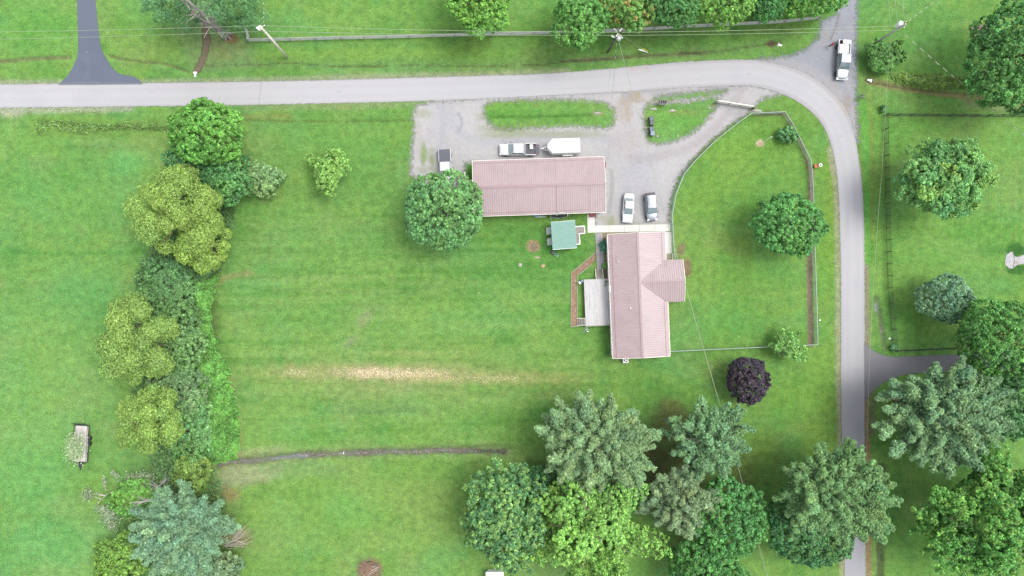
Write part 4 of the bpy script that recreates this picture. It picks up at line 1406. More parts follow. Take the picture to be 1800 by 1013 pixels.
for y in (7.2, 4.6, -1.2, -5.8, -8.0):
    window(house, (-4.33, y, 1.75), 1.3, 1.1, 'y', -1)
door(house, (-4.33, 1.2, 1.95), 'y', -1)
for y in (7.6, -3.2, -6.5):
    window(house, (4.33, y, 1.75), 1.3, 1.1, 'y', 1)
window(house, (6.765, 2.0, 1.75), 1.5, 1.2, 'y', 1)
window(house, (1.8, -9.37, 1.75), 1.2, 1.0, 'x', -1)
window(house, (-1.8, 9.37, 1.75), 1.2, 1.0, 'x', 1)

# --- long building along the gravel yard
GR = math.radians(1.9)
(gx0, gy0), GL = local_frame(947.5, 328.2, 2.6, GR)
barn = thing('garage_building', 'long low building with rose metal roof beside the gravel yard', 'building', (gx0, gy0, 0), GR)
GE, GT, GW, GLN = 2.6, 3.55, 4.28, 10.15
w = MB()
w.box((0, 0, GE / 2 + .1), (19.7, 8.1, GE - .2))
w.box((0, 0, .1), (19.66, 8.06, .2), mi=1)
for s_ in (-1, 1):
    w.add([(s_ * 9.85, -4.05, GE), (s_ * 9.85, 4.05, GE), (s_ * 9.85, 0, GT - .1), (s_ * 9.72, -4.05, GE), (s_ * 9.72, 4.05, GE), (s_ * 9.72, 0, GT - .1)], [(0, 1, 2), (5, 4, 3), (0, 3, 4, 1), (1, 4, 5, 2), (2, 5, 3, 0)])
w.build('wall', [m_siding, m_concrete_old], barn)
r = MB()
for s_ in (-1, 1):
    lo = lambda t, x, dz=0.0: (x, s_ * GW * (1 - t), GE + (GT - GE) * t + dz)
    f1 = .10
    ribbed(r, lo(f1, -GLN, .035), lo(f1, GLN if s_ > 0 else 7.6, .035), lo(1, -GLN, .035), lo(1, GLN if s_ > 0 else 7.6, .035))
    ribbed(r, lo(0, -GLN), lo(0, GLN if s_ > 0 else 7.6), lo(f1 + .03, -GLN), lo(f1 + .03, GLN if s_ > 0 else 7.6))
    if s_ < 0:
        ribbed(r, lo(.03, 7.63, .03), lo(.03, GLN, .03), lo(1, 7.63, .03), lo(1, GLN, .03))
ro = r.build('roof', m_roof, barn)
c = MB()
c.bar((-GLN - .02, 0, GT + .07), (2.55, 0, GT + .07), .38, .05)
c.bar((2.62, 0, GT + .085), (GLN + .02, 0, GT + .085), .38, .05)
c.build('ridge_cap', m_roof_trim, ro, bevel=.01)
sm = MB()
for s_ in (-1, 1):
    sm.bar((2.58, s_ * .22, GT + .012), (2.58, s_ * GW, GE + .075), .07, .03)
    sm.bar((-GLN, s_ * GW * .895, GE + .175), (GLN if s_ > 0 else 7.6, s_ * GW * .895, GE + .175), .09, .04)
sm.build('flashing', m_roof_trim, ro)
fa = MB()
for s_ in (-1, 1):
    fa.bar((-GLN, s_ * (GW + .035), GE - .06), (GLN, s_ * (GW + .035), GE - .06), .05, .14)
    for e in (-GLN - .03, GLN + .03):
        fa.bar((e, s_ * GW, GE - .03), (e, 0, GT - .03), .05, .16)
fa.build('fascia', m_cream, ro)
for x in (-7.5, -4.2, -.5, 3.2):
    window(barn, (x, -4.05, 1.55), 1.1, .9, 'x', -1)
door(barn, (8.4, -4.05, 1.24), 'x', -1)
door(barn, (9.85, 1.3, 1.24), 'y', 1)
for x in (-6, 0, 6):
    window(barn, (x, 4.05, 1.55), 1.1, .9, 'x', 1)


def steps(name, label, a, b, width, z_top, n, rz_dir, mat_t=None, rail=None):
    """flight of n treads from a (top) to b (foot)"""
    a, b = Vector(a), Vector(b)
    t = thing(name, label, 'steps', (b.x, b.y, 0))
    off = Vector((b.x, b.y, 0))
    d = (b - a)
    d.z = 0
    ln = d.length
    d.normalize()
    side = Vector((-d.y, d.x, 0))
    ang = math.atan2(d.y, d.x)
    for i in range(n):
        z = z_top * (n - i) / (n + .0)
        p = a + d * (ln * (i + .5) / n) - off
        m_ = MB()
        m_.box((p.x, p.y, z - .03), (ln / n * .74, width - .12, .05), rz=ang)
        m_.build('tread', mat_t or m_steps, t)
    for s_ in (-1, 1):
        m_ = MB()
        p, q = a + side * s_ * width / 2 - off, b + side * s_ * width / 2 - off
        m_.bar((p.x, p.y, z_top - .1), (q.x, q.y, .1), .06, .24)
        if rail:
            m_.bar((p.x, p.y, z_top + rail), (q.x, q.y, rail), .07, .05)
            m_.bar((p.x, p.y, 0), (p.x, p.y, z_top + rail), .08, .08)
            m_.bar((q.x, q.y, 0), (q.x, q.y, rail), .08, .08)
        m_.build('stringer', m_cream, t)
    return t


def cross_grid(m_, p0, p1, p2, p3):
    m_.add([p0, p1, p2, p3], [(0, 1, 2, 3)])


# --- weathered deck on the house's west side
dx0, dx1, dy0, dy1, dz = -8.15, -4.38, -4.5, 2.75, .95
o_ = HL((dx0 + dx1) / 2, (dy0 + dy1) / 2)
deck = thing('deck', 'bleached plank deck along the west wall of the house', 'deck', (o_.x, o_.y, 0), HR)
bm_ = MB()
wd = .145
nb = int((dx1 - dx0) / wd)
rr = random.Random(3)
for i in range(nb):
    x = -(dx1 - dx0) / 2 + (i + .5) * (dx1 - dx0) / nb
    cut = rr.uniform(-1.5, 1.5)
    for a_, b_ in (((dy0 - dy1) / 2, cut - .003), (cut + .003, (dy1 - dy0) / 2)):
        bm_.box((x, (a_ + b_) / 2, dz - .02 + rr.uniform(-.004, .004)), (wd - .012, b_ - a_, .04))
bm_.build('floor_boards', m_deckwood, deck)
fr = MB()
hw_, hl_ = (dx1 - dx0) / 2, (dy1 - dy0) / 2
for p, q in (((-hw_, -hl_), (hw_, -hl_)), ((-hw_, hl_), (hw_, hl_)), ((-hw_, -hl_), (-hw_, hl_))):
    fr.bar((p[0], p[1], dz - .14), (q[0], q[1], dz - .14), .05, .22)
fr.build('rim_board', m_greywood, deck)
for x in (-hw_ + .1, 0, hw_ - .1):
    for y in (-hl_ + .1, 0, hl_ - .1):
        q = MB()
        q.box((x, y, (dz - .06) / 2), (.1, .1, dz - .06))
        q.build('post', m_greywood, deck)
kb = MB()
kb.bar((-hw_ - .02, -hl_ - .04, dz + .05), (hw_, -hl_ - .04, dz + .05), .13, .06)
kb.build('edge_board', m_palewood, deck)
steps('deck_steps', 'wooden steps from the deck down to the concrete walkway', HL(-5.65, 2.78), HL(-5.65, 4.35), 1.15, .95, 5, 0)
steps('deck_steps', 'wooden steps from the deck corner down to the gravel path', HL(-8.17, -3.85), HL(-9.45, -3.85), 1.1, .95, 5, 0)
for (x, y, s_, lb) in ((-4.75, 2.3, .2, 'dark flower pot standing on the deck by the house wall'), (-4.9, 1.75, .14, 'small dark pot on the deck below the larger pot')):
    p_ = HL(x, y, dz)
    t = thing('flower_pot', lb, 'pot', p_)
    m_ = MB()
    m_.lathe([(s_ * .7, 0), (s_, s_ * 1.6), (s_ * .85, s_ * 1.6), (s_ * .8, s_ * 1.3)], 14)
    m_.build('pot', m_blackplastic, t, smooth=True)
    rng_ = np.random.default_rng(5)
    D = sphere_dirs(rng_, 60, 0)
    link('foliage', leaves_mesh('foliage', D * s_ * .9 + np.array([0, 0, s_ * 1.6]), D + np.array([0, 0, .5]), np.full(60, .12), np.full(60, .08), shade(rng_, 60, G_SCRUB), rng_), m_leaf, t)

# --- concrete walks
cw = MB()
def slab(mb, a, b, wid, z=.07, gap=1.2):
    a, b = Vector(W(a[0], a[1]) + (0,)), Vector(W(b[0], b[1]) + (0,))
    n = max(1, round((b - a).length / gap))
    d = (b - a) / n
    for i in range(n):
        p, q = a + d * (i + .008), a + d * (i + .992)
        mb.bar((p.x, p.y, z / 2 - .01), (q.x, q.y, z / 2 - .01), wid, z)
slab(cw, (1043.5, 403), (1178, 400.5), 1.1, gap=2.6)
slab(cw, (1038.5, 377), (1039.5, 409.5), 1.15, z=.066, gap=3.2)
tag(cw.build('walkway', m_concrete), kind='structure')
cw = MB()
slab(cw, (1052.5, 410), (1056, 476), 1.12, z=.064, gap=1.25)
tag(cw.build('walkway', m_concrete_old), kind='structure')
cw = MB()
slab(cw, (1174.5, 408), (1175.5, 446), .95, z=.062, gap=3)
tag(cw.build('walkway', m_concrete), kind='structure')
p0 = HL(5.4, 5.35)
steps('porch_steps', 'pale wooden steps at the porch by the yard fence', HL(5.4, 5.1), HL(5.5, 6.35), 1.15, .6, 3, 0, mat_t=m_palewood)
t = thing('doorstep', 'brick red doorstep at the corner of the long building', 'doorstep', GL(8.4, -4.35))
m_ = MB()
m_.box((0, -.05, .1), (1.1, .7, .2), rz=GR)
m_.box((0, .12, .25), (1.0, .34, .1), rz=GR)
m_.build('step', m_brickred, t, bevel=.01)

# --- bark path with timber edging to the deck steps
pp = [(1046, 452), (1040, 458), (1013, 481), (1009.5, 490), (1010, 562), (1016, 567)]
bark = [(1047, 446), (1005.5, 480), (1004, 573), (1016, 573), (1016, 561), (1014, 560), (1013, 485), (1047, 458)]
m_barkpath = sheet_material('bark_chips', grain=0.3, fade=(0.12, 0.05, 2.5), bump=1.0, fine=6.0)


def paint_bark(P):
    P.mix(sstep(.4, .65, fbm(P.X * .3, P.Y * .3, 9)) * .6, (206, 176, 150))
    P.f[..., 1] = .35


sheet('bark_path', bark, 0.02, (182, 146, 116), m_barkpath, step=.9, margin=1.5, paint=paint_bark)
for a_, b_, lb in (((1046.5, 444.5), (1004.5, 479.5), 'pale timber edging on the outer side of the slanting bark path'),
                   ((1004.3, 480), (1003.6, 574), 'long pale timber edging on the outer side of the bark path'),
                   ((1004, 574.5), (1016, 574), 'short pale timber closing the foot of the bark path'),
                   ((1040, 465), (1014.5, 485), 'pale timber edging on the inner side of the slanting bark path'),
                   ((1014.3, 485.5), (1014.6, 559), 'long pale timber edging between the bark path and the deck')):
    m_ = MB()
    a3, b3 = W3(*a_), W3(*b_)
    ctr = (a3 + b3) / 2
    m_.bar(a3 - ctr + Vector((0, 0, .06)), b3 - ctr + Vector((0, 0, .06)), .13, .12)
    o = m_.build('edging_timber', m_palewood, bevel=.01)
    o.location = ctr
    tag(o, lb, 'edging', 'timbers edging the bark path')

# --- green-roofed shed
SR = math.radians(4.0)
(sx0, sy0), SL = local_frame(991, 413.5, 2.5, SR)
shed = thing('garden_shed', 'small white shed with pale green metal roof', 'shed', (sx0, sy0, 0), SR)
w = MB()
w.box((0, 0, 1.2), (3.45, 3.95, 2.3))
w.add([(-1.72, -1.97, 2.35), (1.72, -1.97, 2.35), (1.72, 1.97, 2.35), (-1.72, 1.97, 2.35), (1.72, -1.97, 2.75), (1.72, 1.97, 2.75)], [(0, 1, 4), (3, 5, 2), (1, 2, 5, 4), (0, 4, 5, 3), (0, 3, 2, 1)])
w.build('wall', m_siding, shed)
r = MB()
ribbed(r, (-1.87, -2.1, 2.42), (-1.87, 2.1, 2.42), (1.87, -2.1, 2.84), (1.87, 2.1, 2.84), period=.30, rib=.035)
ro = r.build('roof', m_green_roof, shed)
fa = MB()
for y in (-2.13, 2.13):
    fa = MB()
    fa.bar((-1.87, y, 2.38), (1.87, y, 2.80), .04, .12)
    fa.build('fascia', m_white, ro)
door(shed, (1.725, .6, 1.1), 'y', 1)
window(shed, (-1.725, .4, 1.4), .8, .7, 'y', -1)
# its L-shaped porch
o_ = SL(1.76, .35)
porch = thing('shed_porch', 'small L-shaped wooden landing with white kerbs beside the green-roofed shed', 'porch', (o_.x, o_.y, 0), SR)
m_ = MB()
for i in range(11):
    x = .08 + i * .155
    y0_ = -1.75 if x < .75 else -.1
    m_.box((x, (y0_ + .95) / 2, .3), (.145, .95 - y0_, .04))
m_.build('floor_boards', m_steps, porch)
m_ = MB()
for p, q in (((0, 1.0), (1.75, 1.0)), ((1.75, 1.0), (1.75, -.15)), ((1.75, -.15), (.85, -.15)), ((.85, -.15), (.85, -1.8)), ((.85, -1.8), (0, -1.8))):
    m_.bar((p[0], p[1], .38), (q[0], q[1], .38), .12, .12)
    m_.bar((p[0], p[1], .16), (q[0], q[1], .16), .06, .28)
m_.build('kerb', m_white, porch, bevel=.01)

# --- wooden landing at the west end of the long building
t = thing('landing', 'brown plank landing with white handrail between the maple and the long building', 'landing', W3(811, 315))
m_ = MB()
for i in range(8):
    m_.box((-.5 + i * .15, 0, .55), (.14, 1.8, .04))
m_.build('floor_boards', mat('brown_boards', (.21, .165, .14), .85, var=.25, scale=2), t)
m_ = MB()
for p, q in (((.65, .9), (.65, -.4)), ((.65, -.4), (1.9, -.4))):
    m_.bar((p[0], p[1], 1.4), (q[0], q[1], 1.4), .09, .05)
    m_.bar((p[0], p[1], .9), (q[0], q[1], .9), .05, .05)
for p in ((.65, .9), (.65, -.4), (1.9, -.4)):
    m_.box((p[0], p[1], .7), (.09, .09, 1.4))
m_.build('handrail', m_cream, t)
for x in (-.45, .55):
    for y in (-.8, .8):
        m_ = MB()
        m_.box((x, y, .26), (.1, .1, .52))
        m_.build('post', m_greywood, t)

# --- white roof at the bottom edge
t = thing('pump_house', 'tiny white flat-roofed hut cut by the bottom edge', 'hut', W3(870, 1012))
m_ = MB()
m_.box((0, 0, .9), (2.3, 2.0, 1.8))
m_.build('wall', m_siding, t)
m_ = MB()
m_.box((0, .05, 1.86), (2.75, 2.6, .1))
m_.build('roof', m_white, t, bevel=.02)
# ================================================================ VEHICLES
def paint(name, col, metal=0.0, rough=.3, coat=.6):
    return mat(name, col, rough, metal, var=.03, scale=2, coat=coat)


p_white = paint('white_car_paint', (.40, .40, .40))
p_silver = paint('silver_car_paint', (.19, .20, .21), .25, .4)
p_grey = paint('grey_car_paint', (.17, .185, .205), .6, .3)
m_carglass = mat('tinted_glass', (.10, .14, .145), .06, var=.1, spec=1.0, coat=.6)
m_trim = mat('black_trim', (.025, .026, .03), .5, var=.15)
m_lamp = mat('headlamp_lens', (.6, .62, .64), .12, var=.05, spec=.9)
m_tail = mat('tail_lamp_red', (.35, .02, .02), .25, var=.1)
m_bedliner = mat('bed_liner', (.075, .073, .085), .8, var=.25, scale=3)


def wheel(parent, x, y, r=.34, w=.22, rimm=None):
    t = MB()
    t.lathe([(r * .62, -w / 2), (r * .9, -w / 2), (r, -w * .35), (r, w * .35), (r * .9, w / 2), (r * .62, w / 2)], 20, (0, 0, 0), 'Y')
    o = t.build('wheel', m_black, parent, smooth=True)
    o.location = (x, y, r)
    m_ = MB()
    s_ = 1 if y > 0 else -1
    m_.lathe([(r * .64, s_ * w * .25), (r * .60, s_ * w * .46), (r * .25, s_ * w * .40), (r * .12, s_ * w * .5), (.01, s_ * w * .5)], 16, (0, 0, 0), 'Y')
    m_.build('rim', rimm or m_chrome, o, smooth=True)
    return o


def body_rings(st):
    """st: (x, half width, z bottom, z belt top) -> section rings"""
    out = []
    for x, w_, zb, zt in st:
        half = [(w_ * .86, zb), (w_ * .98, zb + .10), (w_, zb + (zt - zb) * .5), (w_ * .985, zt - .12), (w_ * .93, zt - .03), (w_ * .80, zt), (w_ * .4, zt + .025)]
        out.append([(x, y, z) for y, z in half] + [(x, 0, zt + .032)] + [(x, -y, z) for y, z in reversed(half)])
    return out


def cabin(parent, b0, b1, r0, r1, zb, zr, wb, wr, mat_, split=1, back_glass=True):
    """glasshouse: base from b0 (rear) to b1 (front), roof from r0 to r1; glass panes are parts"""
    B_ = [(b0, -wb, zb), (b1, -wb * .97, zb), (b1, wb * .97, zb), (b0, wb, zb)]
    R_ = [(r0, -wr, zr), (r1, -wr * .97, zr), (r1, wr * .97, zr), (r0, wr, zr)]
    m_ = MB()
    m_.add(B_ + R_, [(3, 2, 1, 0), (0, 1, 5, 4), (1, 2, 6, 5), (2, 3, 7, 6), (3, 0, 4, 7)])
    # arched roof skin
    n = 7
    rv, rf = [], []
    for i in range(5):
        x = r0 + (r1 - r0) * i / 4
        for j in range(n):
            q = -1 + 2 * j / (n - 1)
            rv.append((x, wr * 1.0 * q, zr + .05 * (1 - q * q) * (1 if 0 < i < 4 else .4)))
    for i in range(4):
        for j in range(n - 1):
            rf.append((i * n + j, i * n + j + 1, (i + 1) * n + j + 1, (i + 1) * n + j))
    m_.add(rv, rf)
    m_.build('cabin', mat_, parent, bevel=.03)

    def pane(name, q, ins_u, ins_v, k=1):
        q = [Vector(p) for p in q]
        nrm = (q[1] - q[0]).cross(q[3] - q[0]).normalized()
        cc = sum(q, Vector()) / 4
        if nrm.dot(cc - Vector(((b0 + b1) / 2, 0, zb))) < 0:
            nrm = -nrm
        for i in range(k):
            u0, u1 = i / k + ins_u, (i + 1) / k - ins_u
            f = lambda u, v: (q[0].lerp(q[1], u)).lerp(q[3].lerp(q[2], u), v) + nrm * .008
            g_ = MB()
            a4 = [f(u0, ins_v), f(u1, ins_v), f(u1, 1 - ins_v), f(u0, 1 - ins_v)]
            g_.add(a4 + [p + nrm * .012 for p in a4], [(3, 2, 1, 0), (4, 5, 6, 7), (0, 1, 5, 4), (1, 2, 6, 5), (2, 3, 7, 6), (3, 0, 4, 7)])
            g_.build(name, m_carglass, parent)
    pane('windshield', [B_[1], B_[2], R_[2], R_[1]], .04, .05)
    if back_glass:
        pane('rear_window', [B_[3], B_[0], R_[0], R_[3]], .08, .12)
    pane('side_window', [B_[0], B_[1], R_[1], R_[0]], .035 if split > 1 else .06, .12, split)
    pane('side_window', [B_[3], B_[2], R_[2], R_[3]], .035 if split > 1 else .06, .12, split)


def mirrors(parent, x, y, z, mat_):
    for s_ in (-1, 1):
        m_ = MB()
        m_.box((x, s_ * (y + .1), z), (.12, .2, .14))
        m_.build('mirror', mat_, parent, bevel=.03)


def lamps(parent, xf, xr, y, zf, zr_):
    for s_ in (-1, 1):
        m_ = MB()
        m_.box((xf, s_ * y, zf), (.16, .34, .14), rz=-s_ * .35)
        m_.build('headlight', m_lamp, parent, bevel=.03)
        m_ = MB()
        m_.box((xr, s_ * y, zr_), (.10, .26, .18))
        m_.build('taillight', m_tail, parent, bevel=.02)


def bumper(parent, x, wd, z, mat_, t=.16):
    m_ = MB()
    m_.box((x, 0, z), (t, wd, .2))
    m_.build('bumper', mat_, parent, bevel=.05, seg=3)


def heading(px0, py0, px1, py1):
    """angle of the line tail -> nose given in photograph pixels"""
    return math.atan2(-(py1 - py0), px1 - px0)


# --- white saloon
t = thing('parked_car', 'white saloon car parked on the gravel left of the silver car', 'car', W3(1104.5, 366, .7).xy.to_3d(), heading(1107, 341, 1103.5, 391))
MB().loft(body_rings([(-2.32, .60, .42, .78), (-2.25, .76, .30, .86), (-1.9, .85, .24, .90), (-1.0, .88, .22, .93), (0, .885, .22, .93), (.85, .88, .22, .92), (1.5, .86, .22, .86), (2.0, .80, .26, .78), (2.22, .70, .32, .70), (2.32, .52, .40, .62)])).build('body', p_white, t, smooth=True, subsurf=1)
cabin(t, -1.60, 1.05, -.95, .08, .90, 1.40, .74, .58, p_white, 2)
for x in (-1.35, 1.4):
    for s_ in (-1, 1):
        wheel(t, x, s_ * .78, .31, .2)
mirrors(t, .72, .84, .98, p_white)
lamps(t, 2.12, -2.22, .60, .68, .74)
# --- silver crossover
t = thing('parked_car', 'silver-grey crossover with dark sides parked beside the yard fence', 'car', W3(1144.5, 364, .8).xy.to_3d(), heading(1141.5, 339, 1146, 389))
MB().loft(body_rings([(-2.22, .66, .45, .92), (-2.16, .82, .32, 1.0), (-1.8, .89, .28, 1.03), (0, .905, .26, 1.03), (.9, .90, .26, 1.0), (1.5, .88, .27, .95), (1.95, .82, .30, .87), (2.15, .72, .36, .78), (2.24, .55, .44, .68)])).build('body', p_grey, t, smooth=True, subsurf=1)
cabin(t, -2.05, 1.12, -1.72, .18, 1.0, 1.60, .78, .62, p_grey, 3)
m_ = MB()
m_.box((-1.90, 0, 1.58), (.42, 1.34, .07))
m_.build('spoiler', m_trim, t, bevel=.015)
for x in (-1.35, 1.38):
    for s_ in (-1, 1):
        wheel(t, x, s_ * .80, .35, .22)
mirrors(t, .85, .88, 1.1, m_trim)
lamps(t, 2.02, -2.14, .62, .80, .95)
bumper(t, -2.2, 1.5, .5, m_trim)


def pickup(label, loc, rz, L=5.7, wd=.96, paint_=p_white, cab=(-.55, 1.35, -.35, .62), hood=.98, bed=(-2.75, -.62), split=2, tailgate='closed', zr=1.78, cover_=None, name='pickup_truck'):
    t = thing(name, label, 'pickup truck', loc, rz)
    h = L / 2
    b0, b1, r0, r1 = cab
    MB().loft(body_rings([(bed[1] - .02, wd * .985, .45, 1.06), (bed[1] + .3, wd, .42, 1.08), (.6, wd, .42, 1.08), (b1 + .05, wd * .985, .42, hood + .06), (h - .75, wd * .97, .42, hood), (h - .25, wd * .92, .44, hood - .07), (h - .06, wd * .82, .5, hood - .15), (h, wd * .66, .55, hood - .26)])).build('body', paint_, t, smooth=True, subsurf=1)
    cabin(t, b0, b1, r0, r1, 1.05, zr, wd * .90, wd * .74, paint_, split)
    m_ = MB()                                            # load bed: floor, walls, tailgate
    x0, x1 = bed
    for s_ in (-1, 1):
        m_.box(((x0 + x1) / 2, s_ * (wd - .06), .78), (x1 - x0, .12, .62))
    m_.box((x1 - .04, 0, .80), (.08, 2 * wd - .24, .58))
    if tailgate == 'closed':
        m_.box((x0 + .05, 0, .80), (.1, 2 * wd - .24, .58))
    m_.build('bed', paint_, t, bevel=.025)
    m_ = MB()
    m_.box(((x0 + x1) / 2, 0, .62), (x1 - x0 - .1, 2 * wd - .245, .06))
    m_.build('bed_floor', m_bedliner, t)
    if tailgate == 'open':
        m_ = MB()
        m_.box((x0 - .27, 0, .62), (.55, 2 * wd - .3, .07))
        m_.build('tailgate', mat('tailgate_liner', (.06, .065, .08), .6, var=.1), t, bevel=.02)
    if cover_:
        m_ = MB()
        m_.box(((x0 + x1) / 2 + .01, 0, 1.115), (x1 - x0 - .06, 2 * wd - .2, .05))
        m_.build('bed_cover', cover_, t, bevel=.04)
    for x in (x0 + .95, h - .95):
        for s_ in (-1, 1):
            wheel(t, x, s_ * (wd - .09), .39, .26)
    mirrors(t, b1 - .35, wd, 1.22, m_trim)
    lamps(t, h - .14, x0 + .0, wd * .76, .78, .85)
    bumper(t, h - .02, wd * 1.75, .5, m_chrome)
    bumper(t, x0 - .06, wd * 1.75, .48, m_chrome, .12)
    return t


t = pickup('white pickup parked along the long building, tailgate down and a white box in its bed', W3(912, 262.5, 1).xy.to_3d() + Vector((-.05, 0, 0)), heading(948, 262, 880, 262.5), L=5.9, wd=.95, cab=(-.95, 1.62, -.75, .74), bed=(-2.75, -.98), tailgate='open', zr=1.75)
bx = W3(934, 258.5, .9)
q = thing('storage_box', 'white plastic box standing in the bed of the white pickup', 'box', (bx.x, bx.y, .65), .05)
m_ = MB()
m_.box((0, 0, .18), (.42, .62, .36), top=(1.08, 1.06))
m_.build('tub', m_white, q, bevel=.02)
m_ = MB()
m_.box((0, 0, .38), (.48, .68, .05))
m_.build('lid', m_white, q, bevel=.02)
pickup('white pickup with a black bed cover, its nose under the large maple', W3(782.5, 292, 1).xy.to_3d() + Vector((0, -.1, 0)), heading(781, 264, 783.5, 320), L=5.7, wd=.98, cab=(-.75, 1.5, -.6, .72), bed=(-2.75, -.75), cover_=mat('black_vinyl', (.065, .07, .082), .7, var=.08), zr=1.78)
t = pickup('silver crew-cab pickup with a toolbox bed, parked on the gravel junction', W3(1483.5, 104, 1).xy.to_3d(), heading(1486, 67, 1482, 139), L=6.2, wd=.98, paint_=p_silver, cab=(-.75, 1.70, -.55, .76), bed=(-3.0, -.78), zr=1.85)
m_ = MB()                                                # service body lids over the bed
m_.box((-1.55, -.14, 1.16), (1.45, 1.42, .08))
m_.box((-2.62, .18, 1.22), (.62, 1.1, .16))
m_.build('toolbox_lid', p_silver, t, bevel=.02)
m_ = MB()
m_.bar((-2.45, -.52, 1.28), (-2.95, -.52, 1.28), .07, .06)
m_.build('rack_bar', m_trim, t)
m_ = MB()
m_.box((-1.7, .73, 1.02), (1.85, .3, .05))
m_.build('side_tray', m_trim, t)

# --- enclosed white cargo trailer
t = thing('cargo_trailer', 'white box trailer with a pointed front behind the white pickup', 'trailer', W3(992, 259, 1).xy.to_3d(), math.radians(1.5))
hw_ = 1.12
pts = [(-2.70, -.28), (-1.95, -hw_), (2.3, -hw_), (2.3, hw_), (-1.95, hw_), (-2.70, .28)]
m_ = MB()
m_.loft([[(x, y, .5) for x, y in pts], [(x, y, 2.15) for x, y in pts]])
m_.build('body', m_white, t, bevel=.03)
m_ = MB()
m_.loft([[(x * 1.008, y * 1.012, 2.15) for x, y in pts], [(x * 1.008, y * 1.012, 2.24) for x, y in pts], [(x * .9, y * .8, 2.30) for x, y in pts]])
m_.build('roof', p_white, t, bevel=.02)
for s_ in (-1, 1):
    m_ = MB()
    m_.bar((-2.3, s_ * .5, .45), (-3.35, s_ * .04, .45), .08, .1)
    m_.build('drawbar', m_white, t)
    m_ = MB()
    m_.box((.5, s_ * (hw_ + .13), .72), (1.5, .24, .06))
    m_.box((-.28, s_ * (hw_ + .13), .6), (.06, .24, .22))
    m_.box((1.28, s_ * (hw_ + .13), .6), (.06, .24, .22))
    m_.build('fender', m_white, t, bevel=.02)
    wheel(t, .15, s_ * (hw_ + .13), .32, .2, m_white)
    wheel(t, .85, s_ * (hw_ + .13), .32, .2, m_white)
m_ = MB()
m_.box((-3.45, 0, .47), (.3, .12, .12))
m_.lathe([(.03, .0), (.03, .9), (.07, .9), (.07, .95)], 8, (-2.95, 0, .05))
m_.build('coupler', m_chrome, t)

# --- open utility trailer with cut brush, on the left lawn
t = thing('utility_trailer', 'flat open trailer with black rails, loaded with cut branches on the left lawn', 'trailer', W3(143, 783, .6).xy.to_3d(), math.radians(-2.5))
m_ = MB()
for i in range(12):
    m_.box((-.92 + i * .167, .25, .62), (.155, 5.6, .05))
m_.build('plank_floor', mat('grey_planks', (.40, .37, .35), .9, var=.12, scale=1.5, stretch=(3, .4, 1), bump=.4), t)
m_ = MB()
for s_ in (-1, 1):
    m_.bar((s_ * 1.04, -2.6, .58), (s_ * 1.04, 3.1, .58), .07, .14)
    m_.bar((s_ * 1.04, -2.6, .98), (s_ * 1.04, 3.1, .98), .05, .05)
    for y in (-2.6, -1.2, .2, 1.6, 3.1):
        m_.box((s_ * 1.04, y, .78), (.05, .05, .4))
m_.bar((-1.04, -2.6, .98), (1.04, -2.6, .98), .05, .05)
m_.bar((-1.04, -2.6, .58), (1.04, -2.6, .58), .07, .14)
m_.build('rail', m_trim, t)
m_ = MB()
for i in range(7):
    m_.bar((-1.0 + i * .33, 3.15, .6), (-1.25 + i * .33, 3.55, 1.35), .05, .05)
m_.bar((-1.0, 3.15, .62), (1.0, 3.15, .62), .06, .06)
m_.bar((-1.25, 3.55, 1.35), (.8, 3.55, 1.35), .06, .06)
m_.build('ramp', m_trim, t)
m_ = MB()
m_.add([(-.62, -2.65, .55), (.5, -2.65, .55), (.05, -3.6, .55), (-.12, -3.6, .55), (-.62, -2.65, .62), (.5, -2.65, .62), (.05, -3.6, .62), (-.12, -3.6, .62)], [(3, 2, 1, 0), (4, 5, 6, 7), (0, 1, 5, 4), (1, 2, 6, 5), (2, 3, 7, 6), (3, 0, 4, 7)])
m_.box((-.03, -3.75, .6), (.12, .3, .12))
m_.build('tongue', m_trim, t)
for s_ in (-1, 1):
    for y in (.25, 1.1):
        wheel(t, s_ * 1.24, 0, .33, .2, m_white).rotation_euler = (0, 0, PI / 2)
        t.children[-1].location = (s_ * 1.24, y, .33)
    m_ = MB()
    m_.bar((s_ * 1.24, -.25, .75), (s_ * 1.24, 1.6, .75), .24, .04)
    m_.build('fender', m_trim, t, bevel=.02)
rng_ = np.random.default_rng(9)
br = thing('brush_load', 'heap of cut pale-leaved branches lying on the open trailer', 'branches', (t.location.x - .35, t.location.y + .1, .66), math.radians(-2.5))
m_ = MB()
for i in range(46):
    a_ = rng_.uniform(-.7, .7) + (PI / 2 if i % 3 else .9)
    x, y, z = rng_.uniform(-.7, .9), rng_.uniform(-1.3, 2.2), rng_.uniform(.05, .6)
    ln = rng_.uniform(.6, 1.6)
    m_.tube([(x - math.cos(a_) * ln / 2, y - math.sin(a_) * ln / 2, z), (x + math.cos(a_) * ln / 2, y + math.sin(a_) * ln / 2, z + .15)], [.03, .012], 5)
m_.build('twigs', m_bleached, br)
n = 2300
P = rng_.normal(0, 1, (n, 3)) * np.array([.66, 1.05, .25]) + np.array([-.25, -.35, .45])
P[:, 2] = np.maximum(P[:, 2], .05)
link('foliage', leaves_mesh('foliage', P, rng_.normal(0, .6, (n, 3)) + np.array([0, 0, .8]), rng_.uniform(.16, .3, n), rng_.uniform(.09, .15, n), shade(rng_, n, (.36, .46, .26), .3, .08), rng_), m_leaf, br)
